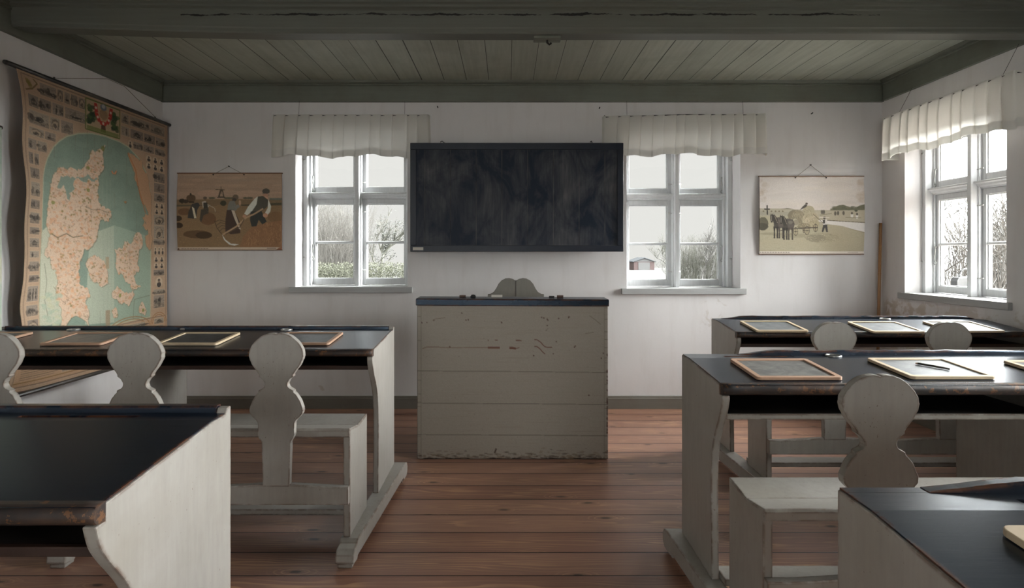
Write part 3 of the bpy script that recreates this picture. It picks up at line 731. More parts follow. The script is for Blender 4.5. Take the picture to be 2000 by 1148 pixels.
for nm, W in (('sky_portal', W1), ('sky_portal', W2)):
    portal(nm, ((W[0]+W[1])/2, YF+.31, (W[2]+W[3])/2), (-PI/2, 0, 0), W[1]-W[0], W[3]-W[2])
for W in (W3, W4, W5):
    portal('sky_portal', (XR+.31, (W[0]+W[1])/2, (W[2]+W[3])/2), (-PI/2, 0, -PI/2), W[1]-W[0], W[3]-W[2])

for W in (W6, W7):
    portal('sky_portal', ((W[0]+W[1])/2, YN-.31, (W[2]+W[3])/2), (PI/2, 0, 0), W[1]-W[0], W[3]-W[2])

cam = bpy.data.cameras.new('camera'); co = bpy.data.objects.new('camera', cam); link(co)
cam.sensor_width = 36; cam.lens = 36*1100/2000; cam.shift_x = .005; cam.shift_y = -.0385; cam.clip_start = .05; cam.clip_end = 400
co.location = (0, 0, 1.2); co.rotation_euler = (PI/2, 0, 0); S.camera = co
vs_ = S.view_settings; vs_.view_transform = 'Standard'; vs_.look = 'None'; vs_.gamma = 1; vs_.use_curve_mapping = False; vs_.exposure = EXPOSURE
S.cycles.use_denoising = True
S.cycles.max_bounces = 10; S.cycles.diffuse_bounces = 6; S.cycles.glossy_bounces = 4; S.cycles.transparent_max_bounces = 12; S.cycles.transmission_bounces = 6
S.cycles.sample_clamp_indirect = 8; S.cycles.caustics_reflective = False; S.cycles.caustics_refractive = False
# ------------------------------------------------------------------ school benches
def catmull(p, k=3):
    out = []
    for i in range(len(p)-1):
        a, b, c, d = p[max(0, i-1)], p[i], p[i+1], p[min(len(p)-1, i+2)]
        for s in range(k):
            t = s/k; out.append(tuple(.5*(2*b[j]+(c[j]-a[j])*t+(2*a[j]-5*b[j]+4*c[j]-d[j])*t*t+(3*b[j]-a[j]-3*c[j]+d[j])*t**3) for j in (0, 1)))
    return out+[p[-1]]
HEAD = [(0, .8905), (.006, .8935), (.018, .8945), (.034, .8925), (.060, .882), (.087, .857), (.102, .832), (.1055, .812), (.102, .793), (.091, .770), (.073, .745), (.066, .734), (.066, .726),
        (.054, .717), (.0455, .704), (.044, .694), (.049, .683), (.063, .675), (.068, .672), (.068, .665), (.082, .650), (.095, .627), (.1025, .604), (.1035, .591), (.0975, .577), (.079, .559),
        (.0715, .545), (.070, .528), (.0715, .505), (.068, .491), (.059, .478), (.0565, .471), (.0555, .466), (.0515, .300)]
HEAD = HEAD[:3]+catmull(HEAD[3:12])+catmull(HEAD[12:19])+catmull(HEAD[19:27])+catmull(HEAD[27:-1])+HEAD[-1:]
def bench(loc, dr, L, label, d_top, curve, zb, zf, seat, seatz, nseat, t_seat, t_panels, shelf_z, shelf_mat, lip_h, fb, ledge_t0, inks, grooves, head_dz, skew, worn=False):
    r = empty('school_bench_desk', loc); tag(r, label, 'school desk', 'long school desks with attached benches')
    X = lambda t: dr*t
    gp, bp = M['grey_paint'], M['black_paint']
    def bx(bm, t0, t1, *a):
        a0, a1 = sorted((X(t0), X(t1))); return box(bm, a0, a1, *a)
    def surf(y): return zb if y > -.085 else zb+(y+.085)*(zb-zf)/(-.085-d_top)
    hp = zb+(.012 if ledge_t0 < .03 else -.003)
    FH = .09
    # panels with a curved front edge
    c = curve
    top = [(0, hp), (-.018, hp), (-.026, zb-.003), (-.085, surf(-.085)-.003), (d_top+.026, surf(d_top+.026)-.003), (d_top+.024, zf-lip_h+.001)]
    cz = [(d_top+.002, zf-lip_h)]
    for k, (f, z) in enumerate(((.02, .725), (.12, .695), (.30, .660), (.52, .625), (.72, .590), (.88, .550), (.96, .510), (1.03, .44), (1.03, .34), (1.0, .24), (.96, FH))):
        if z < zf-lip_h-.012: cz.append((d_top+c*f, z))
    prof = [(0, FH)]+top+catmull(cz, 4)
    for t in t_panels:
        bm = B(); a0, a1 = sorted((X(t), X(t+.025))); prism(bm, prof, 'x', a0, a1); mk('end_panel', bm, gp, r, bevel=.0025)
    # desk top with pen grooves
    bm = B(); t0, t1 = .004, L-.004
    ts = sorted({t0, t1, *[g for q in grooves for g in q]}); ys = [-.020, -.046, -.062, -.085, -.2, -.32, d_top+.004]
    vg = {}
    def V(t, y, dz=0):
        k = (t, y, dz)
        if k not in vg: vg[k] = bm.verts.new((X(t), y, surf(y)+dz))
        return vg[k]
    for a, b in zip(ts, ts[1:]):
        for yi, (ya, yb) in enumerate(zip(ys, ys[1:])):
            inn = yi == 1 and any(abs(a-g[0]) < 1e-6 for g in grooves)
            if inn:
                bm.faces.new((V(a, ya, -.009), V(b, ya, -.009), V(b, yb, -.009), V(a, yb, -.009)))
                for (p, q) in (((a, ya), (b, ya)), ((b, ya), (b, yb)), ((b, yb), (a, yb)), ((a, yb), (a, ya))):
                    bm.faces.new((V(*p), V(*q), V(*q, -.009), V(*p, -.009)))
            else: bm.faces.new((V(a, ya), V(b, ya), V(b, yb), V(a, yb)))
            bm.faces.new((V(a, ya, -.026), V(b, ya, -.026), V(b, yb, -.026), V(a, yb, -.026)))
    for ya, yb in zip(ys, ys[1:]):
        for t in (t0, t1): bm.faces.new((V(t, ya), V(t, yb), V(t, yb, -.026), V(t, ya, -.026)))
    mk('desk_top', bm, bp, r)
    bm = B(); nx = 60; e0, e1 = (.0005, L-.0005); rows = []
    rr = random.Random(int(abs(loc[0])*1000))
    for i in range(nx+1):
        t = e0+(e1-e0)*i/nx; j = rr.uniform(-.0025, .0025) if worn else rr.uniform(-.0012, .0012); zz = surf(d_top)
        rows.append([bm.verts.new((X(t), y, z)) for y, z in ((d_top+.026, zz+.0035), (d_top+.008, zz+.0015), (d_top+j, zz-.006), (d_top-.003+j, zz-.014-j), (d_top-.002+j, zz-lip_h+.010), (d_top+.005+j, zz-lip_h+.002), (d_top+.026, zz-lip_h))])
    for a, b in zip(rows, rows[1:]):
        for k in range(7): bm.faces.new((a[k], a[(k+1) % 7], b[(k+1) % 7], b[k]))
    bm.faces.new(rows[0]); bm.faces.new(rows[-1][::-1])
    fe = mk('front_edge', bm, M['worn_black_edge'], r, smooth=True)
    for p in fe.data.polygons:
        if len(p.vertices) > 4: p.use_smooth = False
    fe['label'] = 'worn front edge of the desk top with bare brown wood'
    # back ledge; on some benches it is worn away towards the aisle
    bm = B(); rows = []; a = max(ledge_t0, .026); nx = 40
    for i in range(nx+1):
        t = a+(L-.026-a)*i/nx; k = min(1, (t-a)/.15) if ledge_t0 > .03 else 1; k = k*k*(3-2*k)
        if t > L-.026-.06 and ledge_t0 > .03: k *= max(0, (L-.026-t)/.06)**.5
        hz = zb+.001+.016*k+(rr.uniform(-.0018, .0018) if worn and k > .2 else 0)
        rows.append([bm.verts.new((X(t), y, z)) for y, z in ((0, zb-.026), (0, hz), (-.018, hz), (-.021, hz-.004*k), (-.022, zb-.002), (-.021, zb-.026))])
    for p, q in zip(rows, rows[1:]):
        for k in range(6): bm.faces.new((p[k], p[(k+1) % 6], q[(k+1) % 6], q[k]))
    bm.faces.new(rows[0]); bm.faces.new(rows[-1][::-1])
    if ledge_t0 > .03:
        box(bm, *sorted((X(.004), X(a))), -.021, 0, zb-.026, zb)
    mk('back_ledge', bm, bp, r)
    # book shelf under the top
    bm = B(); bx(bm, .026, L-.026, d_top+.045, -.021, shelf_z, shelf_z+.016); mk('book_shelf', bm, M['dark_box'] if shelf_mat != 'brown' else M['brown_box'], r)
    bm = B(); bx(bm, .026, L-.026, d_top+.033, d_top+.046, shelf_z-.001, shelf_z+.017)
    mk('shelf_edge', bm, {'grey': M['grey_paint'], 'brown': M['brown_box'], 'dark': M['brown_box']}[shelf_mat], r, bevel=.002)
    bm = B(); bx(bm, .026, L-.026, -.020, -.002, shelf_z+.002, zb-.026); mk('back_board', bm, M['brown_box'] if shelf_mat == 'brown' else M['dark_box'], r)
    for t in inks:
        bm = B(); torus(bm, (0, 0, 0), .026, .004); o = mk('inkwell_ring', bm, M['zinc'], r, (X(t), -.054, zb+.003), smooth=True)
        bm = B(); disc(bm, (0, 0), .0255, 0); mk('inkwell', bm, M['ink'], o, (0, 0, -.0015))
    # seat
    sf, sn = seat; zn, zm, zfr = seatz; ym = sf+(sn-sf)*.52
    sp = [(sf, FH), (sf, zfr-.002), (ym, zm-.003), (sn, zn-.002), (sn, FH)]
    for t in t_panels:
        bm = B(); a0, a1 = sorted((X(t+.018), X(t+.045))); prism(bm, sp, 'x', a0, a1); mk('seat_panel', bm, gp, r, bevel=.003)
    bm = B(); prism(bm, [(sn-.004, zn-.032), (sn-.005, zn-.006), (sn, zn+.002), (ym-.003, zm+.001), (ym-.003, zm-.028)], 'x', *sorted((X(.020), X(L-.02)))); mk('seat_board', bm, gp, r, bevel=.003)
    bm = B(); prism(bm, [(ym, zm-.030), (ym, zm-.001), (sf+.004, zfr+.001), (sf+.006, zfr-.004), (sf+.006, zfr-.030)], 'x', *sorted((X(.020), X(L-.02)))); mk('seat_board', bm, gp, r, bevel=.003)
    # rail and backrests
    bm = B(); nx = 36; rows = []
    for i in range(nx+1):
        t = .019+(L-.04)*i/nx; dip = .006*math.cos((t-t_seat[0])*2*PI/.55)
        rows.append([bm.verts.new((X(t), y, z)) for y, z in ((sn-.0005, .226+rr.uniform(-.002, .002)), (sn-.0005, .302+dip), (sn-.024, .302+dip), (sn-.026, .298+dip), (sn-.026, .228))])
    for p, q in zip(rows, rows[1:]):
        for k in range(5): bm.faces.new((p[k], p[(k+1) % 5], q[(k+1) % 5], q[k]))
    bm.faces.new(rows[0]); bm.faces.new(rows[-1][::-1])
    mk('back_rail', bm, gp, r)
    for t in t_seat[:nseat]:
        bm = B(); hd = [(x*(1+rr.uniform(-.01, .01)), z) for x, z in HEAD]
        z_ = lambda z: .300+(z-.300)*(1+head_dz)
        out = [(x, z_(z)) for x, z in hd]+[(-x, z_(z)) for x, z in reversed(hd[1:])]
        prism(bm, out, 'y', -.027, 0); mk('backrest', bm, gp, r, (X(t), sn-.001, 0), bevel=.0022)
    # sledge feet
    for i, t in enumerate(t_panels):
        bm = B(); y0, y1 = sn-.070, .055
        pr = [(y1, .030), (y1+.004, .060), (y1-.012, .084), (y1-.040, FH), (sn-.010, FH), (sn-.022, .078), (y0+.018, .070), (y0+.004, .052), (y0, .026), (y0+.006, .018),
              (y0+.05, .014), (y0+.055, .026), (y1-.09, .026), (y1-.085, .012), (y1-.02, .012)]
        o = mk_foot = None
        a = X(t+.025); A_, B_ = [], []
        for (y, z) in pr:
            sh = (y-(sn+0)/2)*skew
            A_.append((y, z))
        hw = .036
        def sx(y): return -dr*(.018+.040*(y-sn)/(0-sn))*1. if i < len(t_panels) else 0
        va = [bm.verts.new((X(t)+sx(y), y, z)) for y, z in pr]; vb = [bm.verts.new((X(t)+sx(y)+dr*.072, y, z)) for y, z in pr]
        bm.faces.new(va); bm.faces.new(vb[::-1])
        for k in range(len(pr)): bm.faces.new((va[k], vb[k], vb[(k+1) % len(pr)], va[(k+1) % len(pr)]))
        for yy in (y0+.010, y1-.085):   # little worn pads that touch the floor
            m = X(t)+sx(yy); q0, q1 = sorted((m+dr*.008, m+dr*.066)); box(bm, q0, q1, yy, yy+.05, 0, .03)
        mk('foot', bm, gp, r, bevel=.004)
    bm = B(); bx(bm, .03, L-.03, fb, fb+.085, FH, FH+.024); mk('foot_board', bm, gp, r, bevel=.003)
    return r, surf
T4 = (.298, .848, 1.400, 1.950)
L1, s1 = bench((-.598, 2.99, 0), -1, 2.075, 'long grey school desk with four seats below the wall map, left of the aisle', -.485, .118, .806, .774, (-.510, -.777), (.515, .494, .499), 4, T4, (0, 1.10, 2.05), .682, 'dark', .030, -.590, 0, (.55, 1.66), ((.20, .46),), 0, .05)
L2, s2 = bench((-.698, 1.425, 0), -1, 1.97, 'nearest school desk left of the aisle, wide black top ending in a pale panel', -.470, .118, .806, .768, (-.50, -.76), (.505, .488, .493), 3, T4, (0, 1.10, 1.945), .670, 'dark', .032, -.57, 0, (.60,), ((.20, .49),), 0, .05)
TR = (.330, .888, 1.445, 1.99)
R2, s3 = bench((.700, 2.254, 0), 1, 2.19, 'second desk from the front right of the aisle, its slate carrying a pencil', -.425, .098, .802, .775, (-.434, -.676), (.486, .468, .479), 4, TR, (0, 1.097, 2.165), .655, 'grey', .034, -.370, .22, (.575,), ((.15, .42),), -.045, .05, worn=True)
R1, s4 = bench((1.256, 3.46, 0), 1, 1.625, 'frontmost desk on the right below the window, with three slates', -.385, .10, .808, .775, (-.480, -.696), (.486, .468, .479), 3, (.339, .899, 1.455), (0, 1.60), .690, 'brown', .030, -.52, .06, (1.03,), ((.18, .38),), -.04, .05, worn=True)
R3, s5 = bench((.559, .953, 0), 1, 2.33, 'nearest desk right of the aisle, black top cropped by the picture corner', -.455, .11, .806, .775, (-.46, -.71), (.486, .468, .479), 4, TR, (0, 1.14, 2.30), .655, 'grey', .034, -.40, .14, (.62,), ((.26, .56),), -.045, .05, worn=True)

# ------------------------------------------------------------------ slates
def slate(bench_loc, surf, x, y, label, frame, face, w=.285, d=.24, rz=0., fw=.018):
    yl = y-bench_loc[1]; m = (surf(-.12)-surf(-.30))/.18; z = surf(yl)+.0015
    r = empty('writing_slate', (x, y, z)); r.rotation_euler = (math.atan(m), 0, rz); tag(r, label, 'slate', 'framed writing slates on the school desks')
    def rr(bm, w, d, rad, z0, z1, hole=None):
        def ring(w, d, rad):
            P = []
            for cx, cy, a0 in ((w/2-rad, d/2-rad, 0), (-w/2+rad, d/2-rad, 90), (-w/2+rad, -d/2+rad, 180), (w/2-rad, -d/2+rad, 270)):
                for k in range(5): a = math.radians(a0+k*22.5); P.append((cx+rad*math.cos(a), cy+rad*math.sin(a)))
            return P
        O = ring(w, d, rad); I = ring(w-2*fw, d-2*fw, .003)
        vo = [[bm.verts.new((*p, z)) for p in O] for z in (z0, z1)]; vi = [[bm.verts.new((*p, z)) for p in I] for z in (z0, z1)]
        n = len(O)
        for k in range(n):
            j = (k+1) % n
            bm.faces.new((vo[0][k], vo[0][j], vo[1][j], vo[1][k])); bm.faces.new((vi[0][k], vi[1][k], vi[1][j], vi[0][j]))
            bm.faces.new((vo[1][k], vo[1][j], vi[1][j], vi[1][k])); bm.faces.new((vo[0][k], vi[0][k], vi[0][j], vo[0][j]))
    bm = B(); rr(bm, w, d, .014, 0, .011); mk('frame', bm, M[frame], r, bevel=.0015)
    bm = B(); box(bm, -w/2+fw-.002, w/2-fw+.002, -d/2+fw-.002, d/2-fw+.002, .0025, .0065); mk('slate_face', bm, M[face], r)
    return r
LL = (-.598, 2.99, 0); RR2 = (.7, 2.254, 0); RR1 = (1.256, 3.46, 0); RR3 = (.559, .953, 0)
slate(LL, s1, -.962, 2.71, 'slate shining pale at the aisle end of the left desk', 'pink_wood', 'slate_dark')
slate(LL, s1, -1.475, 2.705, 'clean black slate with pale frame between two backrests on the left desk', 'pale_wood', 'slate_dark')
slate(LL, s1, -2.010, 2.705, 'dusty grey slate with brown frame on the left desk in front of the map', 'pink_wood', 'slate_dusty', rz=.03)
slate(LL, s1, -2.520, 2.715, 'slate with reddish frame cut by the left picture edge', 'pink_wood', 'slate_dusty')
slate(RR2, s3, .980, 1.998, 'chalk-smeared slate with reddish frame at the aisle end of the right desk', 'pink_wood', 'slate_smeared', w=.288)
slate(RR2, s3, 1.500, 2.008, 'grey slate in a pale frame with a pencil lying on it', 'pale_wood', 'slate_dusty', w=.288)
slate(RR2, s3, 1.982, 1.975, 'pale-framed slate right of the one with the pencil, cut by the picture edge', 'pale_wood', 'slate_dusty')
slate(RR1, s4, 1.505, 3.187, 'pale-framed slate nearest the aisle on the frontmost right desk', 'pale_wood', 'slate_dusty')
slate(RR1, s4, 2.125, 3.168, 'middle slate on the frontmost right desk, between the two round backrest tops', 'pale_wood', 'slate_dusty')
slate(RR1, s4, 2.570, 3.180, 'slate reflecting the window on the frontmost right desk, behind the right backrest', 'pale_wood', 'slate_dusty')
slate(RR3, s5, .848, .690, 'thick pale wooden slate corner on the nearest right desk', 'pale_wood', 'slate_dusty', w=.29, d=.235, fw=.024)
# pencil on the slate
m3 = (s3(-.12)-s3(-.30))/.18
p0, p1 = Vector((1.487, 2.050, 0)), Vector((1.553, 1.975, 0))
for p in (p0, p1): p.z = s3(p.y-2.254)+.0015+.0065+.0045
pc = empty('slate_pencil', tuple((p0+p1)/2)); tag(pc, 'dark slate pencil lying across a pale-framed slate', 'pencil')
v = (p1-p0)/2
bm = B(); tube(bm, [-v*.86, v], .0038, 8); mk('shaft', bm, M['black_gloss'], pc, smooth=True)
bm = B(); tube(bm, [-v, -v*.86], [.0015, .0038], 8); mk('tip', bm, M['pink_wood'], pc)

# ------------------------------------------------------------------ teacher's desk
TD = (.0335, 3.30, 0)
td = empty('teacher_desk', TD); tag(td, 'tall grey panelled teacher desk with black top below the blackboard', 'desk')
hw = .5585
cv = Canvas(300, 240, (148, 140, 130))
G = lambda x, y: ((x-48)/1224., (y-118)/990.)
base = lin(148, 140, 130)
def mark(pts, wd, c=(96, 48, 30), al=.9): cv.line([G(*p) for p in pts], wd, c, al)
cv.grain(.03, cell=1)
for i in range(420):   # long faint brush strokes and grime
    x, y = random.uniform(0, 1), random.uniform(0, 1); l = random.uniform(.03, .2)
    cv.line([(x, y), (x+l, y+random.uniform(-.003, .003))], .004, random.choice(((138, 131, 120), (156, 149, 139), (130, 120, 108))), .22)
for y in (541, 748, 950): mark([(52, y), (400, y+2), (700, y+3), (1268, y+8)], .004, (70, 62, 52), .75)
for x in (74, 1248): mark([(x, 125), (x, 1100)], .0035, (92, 84, 70), .5)
for k, y in enumerate((190, 345, 540, 600, 690, 740, 770, 960, 1085)): mark([(50, y), (74, y)], .004, (92, 84, 70), .6)
for y in (130, 205, 285, 335, 388, 455, 485, 540, 625, 680, 740, 780, 960): mark([(1248, y), (1270, y)], .004, (88, 78, 66), .6)
mark([(82, 398), (110, 388), (190, 388), (260, 392), (400, 389), (500, 390)], .006, (108, 72, 50), .6)
mark([(500, 391), (578, 391)], .012); mark([(640, 391), (660, 391), (682, 396)], .014); mark([(682, 396), (704, 388)], .005)
mark([(680, 343), (718, 344)], .008); mark([(548, 341), (565, 342)], .007); mark([(500, 343), (508, 343)], .007)
mark([(798, 338), (816, 338), (838, 352), (862, 380), (880, 387), (912, 388)], .006); mark([(798, 382), (812, 380), (835, 396), (850, 415), (868, 430)], .006)
for p in ((590, 228), (335, 168), (882, 205), (846, 194), (886, 212), (860, 198), (882, 246), (795, 441), (1062, 378), (1056, 384), (258, 386), (156, 215), (376, 211), (362, 213), (1240, 424), (1228, 456), (920, 428), (1022, 190), (955, 200), (1018, 195), (1148, 696), (940, 350), (112, 230), (80, 232)):
    g = G(*p); cv.ell(g[0], g[1], .0035, .0055, (74, 40, 28), .9, 8, .3)
mark([(1150, 180), (1185, 205), (1225, 238)], .004, (104, 90, 72), .7); mark([(1125, 298), (1180, 288)], .004, (104, 90, 72), .7)
mark([(545, 1068), (556, 1040)], .010, (60, 36, 26)); mark([(150, 218), (165, 206), (230, 198)], .004, (104, 84, 66), .7); mark([(880, 275), (872, 280), (890, 262)], .004, (90, 80, 66), .7)
for i in range(90):
    g = (random.uniform(0, 1), random.uniform(0, 1)); cv.ell(g[0], g[1], random.uniform(.001, .003), random.uniform(.001, .003), (92, 76, 60), .6, 6)
for i in range(260):   # kicked, scuffed bottom edge
    x = random.uniform(0, 1); y = 1-abs(random.gauss(0, .022)); cv.ell(x, y, random.uniform(.004, .02), random.uniform(.002, .006), random.choice(((92, 72, 54), (60, 42, 32), (120, 104, 84))), .5, 8, .3)
for i in range(40): cv.ell(random.uniform(0, 1), 1.0, random.uniform(.01, .03), random.uniform(.004, .009), (34, 24, 20), .9, 8, .3)
for i in range(26): cv.ell(.995, random.uniform(.3, 1), .004, random.uniform(.004, .014), (70, 40, 28), .85, 8, .3)
front = cv.sheet('front_panel', lambda u, v: (-hw+u*2*hw, 0*u, .004+(1-v)*(.898-.005*u)), M['marked_paint'], td, thick=.022)
bm = B(); prism(bm, [(.0225, .006), (.0225, .895), (.15, .895), (.44, .85), (.44, .006)], 'x', -hw, -hw+.022); mk('side_panel', bm, M['grey_paint'], td)
bm = B(); prism(bm, [(.0225, .006), (.0225, .890), (.15, .890), (.44, .845), (.44, .006)], 'x', hw-.022, hw); mk('side_panel', bm, M['grey_paint'], td)
bm = B()
vs = []
for xx, dz in ((-hw-.008, 0), (hw+.006, -.006)):
    vs.append([bm.verts.new((xx, y, z+dz)) for y, z in ((-.008, .902), (-.008, .938), (-.003, .943), (.15, .945), (.47, .889), (.47, .853), (.15, .902))])
for k in range(7): bm.faces.new((vs[0][k], vs[0][(k+1) % 7], vs[1][(k+1) % 7], vs[1][k]))
bm.faces.new(vs[0]); bm.faces.new(vs[1][::-1]); mk('desk_top', bm, M['black_paint'], td, bevel=.004)
bm = B(); box(bm, -hw+.022, hw-.022, .05, .42, .10, .12); mk('lower_shelf', bm, M['grey_paint_flat'], td)
def top_z(x, y): return .9455-.006*(x+hw)/(2*hw)
def td_thing(name, cx, build, label, cat, mat, y=.115):
    # cx: world x of the thing on the flat strip at the front of the desk
    lx = cx-TD[0]; bm = B(); build(bm); o = mk(name, bm, mat, None, (cx, TD[1]+y, top_z(lx, y)), bevel=.001); tag(o, label, cat); return o
k = 3.41/1100
def pxx(px): return (px-990)*k
td_thing('desk_block', pxx(903.5), lambda b: box(b, -.019, .019, -.012, .012, 0, .009), 'thin dark wood block lying leftmost on the teacher desk', 'block', M['brown_wood'])
def pen_rest(b):
    box(b, -.016, .016, -.012, .012, 0, .006); tube(b, [(-.012, 0, .009), (.013, 0, .009)], .004, 8); box(b, -.005, .004, -.006, .006, .006, .014)
td_thing('pen_rest', pxx(924), pen_rest, 'small dark iron pen rest on the teacher desk, between block and card', 'pen rest', M['iron'])
cd = td_thing('name_card', pxx(970.5), lambda b: prism(b, [(-.008, 0), (-.001, .0145), (0, .0145), (.007, 0)], 'x', -.033, .033), 'small folded white card standing on the teacher desk', 'card', M['card'], y=.10)
td_thing('desk_block', pxx(1077.5), lambda b: box(b, -.016, .016, -.012, .012, 0, .008), 'dark flat block on the teacher desk just right of the chair back', 'block', M['iron'])  # black iron block, unlike the two wooden ones
td_thing('desk_block', pxx(1094), lambda b: box(b, -.019, .019, -.012, .012, 0, .012), 'reddish brown wooden block lying rightmost on the teacher desk', 'block', M['brown_wood'])

# teacher's chair behind the desk, its double-arched back rising above the top
tc_ = empty('teacher_chair', (.067, 4.17, 0)); tag(tc_, 'grey chair back with double-arched crest behind the teacher desk', 'chair')
half = [(0, 1.012), (.020, 1.026), (.048, 1.032), (.075, 1.030), (.102, 1.016), (.124, .992), (.140, .960), (.158, .934), (.182, .920), (.200, .918), (.200, .46)]
half = [(x*1.042, 1.2-(1.2-z)*1.042) for x, z in half]
bm = B(); prism(bm, half+[(-x, z) for x, z in reversed(half[1:])], 'y', 0, .022); mk('back_panel', bm, M['grey_paint_flat'], tc_, bevel=.003)
bm = B(); box(bm, -.0015, .0015, -.0012, .002, .46, 1.012); mk('joint_strip', bm, M['dark_box'], tc_)
bm = B(); box(bm, -.21, .21, -.36 + .36, .40-.0, .44, .465); o = mk('seat', bm, M['grey_paint_flat'], tc_, (0, -.39, 0), bevel=.004)
for sx in (-1, 1):
    for yy in (-.35, -.02):
        bm = B(); box(bm, sx*.18-.018, sx*.18+.018, yy-.018, yy+.018, 0, .44); mk('leg', bm, M['grey_paint_flat'], tc_, bevel=.003)

# ------------------------------------------------------------------ blackboard
s_bb = 1100/4.29
bb = empty('blackboard', (.0757, 4.305, 1.6365)); tag(bb, 'wide black framed chalkboard hanging between the two far windows', 'blackboard')
w2, h2 = 208.3/s_bb, 106.2/s_bb
bm = B(); box(bm, -w2+.04, w2-.04, -.004, .018, -h2+.04, h2-.04); mk('writing_surface', bm, M['board'], bb)
for nm, q in (('frame_rail', (-w2, w2, h2-.050, h2)), ('frame_rail', (-w2, w2, -h2, -h2+.048)), ('frame_stile', (-w2, -w2+.046, -h2+.048, h2-.050)), ('frame_stile', (w2-.046, w2, -h2+.048, h2-.050))):
    bm = B(); box(bm, q[0], q[1], -.015, .022, q[2], q[3]); mk(nm, bm, M['board_frame'], bb, bevel=.003)
for x in (-.572, .575):
    bm = B(); tube(bm, [(x-.012, .012, h2-.004), (x-.012, .010, h2+.014), (x, .02, h2+.020), (x+.010, .06, h2+.016), (x+.012, .094, h2+.014)], .003, 6); mk('hanging_hook', bm, M['iron'], bb)
bm = B(); box(bm, -.040, .040, -.0012, 0, -.0115, .0115); lb = mk('paper_label', bm, M['card'], bb, (-w2+.060, -.0155, -h2+.022)); lb['label'] = 'small white paper label'

# ------------------------------------------------------------------ school prints
def school_print(loc, w, h, label, cv, nail_dx, nail_dz, sag):
    r = empty('school_print', loc); tag(r, label, 'poster', 'harvest prints on the far wall')
    bulge = lambda u, v: -.006-.010*np.sin(PI*v)*(np.abs(u-.5)*2)**2
    cv.sheet('printed_sheet', lambda u, v: ((u-.5)*w*(1+.006*np.sin(v*PI)), bulge(u, v), (.5-v)*h), M['print'], r, thick=.003)
    bm = B(); box(bm, -w/2-.004, w/2+.004, -.008, .002, h/2-.004, h/2+.004); mk('top_batten', bm, M['poster_back'], r)
    bm = B(); box(bm, -w/2-.002, w/2+.002, -.008, .002, -h/2-.006, -h/2); mk('bottom_edge', bm, M['poster_back'], r)
    bm = B(); tube(bm, [(nail_dx-.12, -.010, h/2-.010), (nail_dx, -.006, h/2+nail_dz), (nail_dx+.12, -.010, h/2-.010)], .0016, 5); mk('hanging_string', bm, M['string'], r)
    for s in (-.12, .12):
        bm = B(); tube(bm, [(nail_dx+s, -.012, h/2-.012), (nail_dx+s, -.006, h/2-.012)], .005, 8); mk('rivet', bm, M['iron'], r)
    nl = B(); tube(nl, [(0, -.012, 0), (0, .004, 0)], .004, 8); o = mk('nail', nl, M['iron'], None, (loc[0]+nail_dx, loc[1], loc[2]+h/2+nail_dz+.003)); return r, o
# brown harvest scene (reapers in a corn field)
cv = Canvas(250, 186, (104, 84, 66), 4.3)
P = lambda *a: [((x-105)/1165., (y-168)/857.) for x, y in a]
W_ = lambda v: v/1165.; H_ = lambda v: v/857.
def E(x, y, rx, ry, c, al=1., wob=.05, n=16): cv.ell((x-105)/1165., (y-168)/857., rx/1165., ry/857., c, al, n, wob)
def Q(c, *a, al=1.): cv.poly(P(*a), c, al)
def Ln(wd, c, *a, al=1.): cv.line(P(*a), wd, c, al)
for i in range(60): E(random.uniform(100, 1270), random.uniform(170, 420), random.uniform(60, 200), random.uniform(6, 22), random.choice(((112, 90, 70), (94, 78, 62), (100, 84, 68), (118, 92, 72))), .35)
E(450, 395, 120, 40, (124, 92, 74), .4); E(900, 400, 160, 40, (120, 92, 72), .35)
Q((62, 66, 58), (1130, 450), (1270, 448), (1270, 480), (1130, 480)); Q((86, 66, 40), (100, 470), (700, 455), (1270, 475), (1270, 1000), (100, 1000))
Q((78, 62, 40), (100, 465), (1270, 470), (1270, 520), (100, 525)); Q((56, 50, 34), (100, 525), (560, 528), (100, 545)); Q((50, 46, 32), (800, 522), (1270, 500), (1270, 530), (820, 534))
for x in (480, 500, 650, 680, 720, 860, 900, 920): E(x, 448, 26, 12, (60, 56, 42))
for i in range(900):
    y = random.uniform(540, 985); x = random.uniform(105, 1268); k = (y-500)/500
    cv.line(P((x, y), (x+random.uniform(4, 30)*k, y+random.uniform(-9, 9)*k)), .006, random.choice(((112, 80, 44), (70, 48, 26), (98, 68, 36), (84, 58, 30))), .45)
# windmill
Q((52, 44, 34), (578, 360), (612, 358), (630, 445), (555, 445)); Q((104, 84, 66), (588, 372), (604, 372), (612, 428), (578, 428)); Ln(.010, (50, 42, 32), (528, 352), (632, 356)); Ln(.008, (50, 42, 32), (590, 318), (590, 400)); Ln(.012, (44, 38, 30), (548, 440), (636, 438))
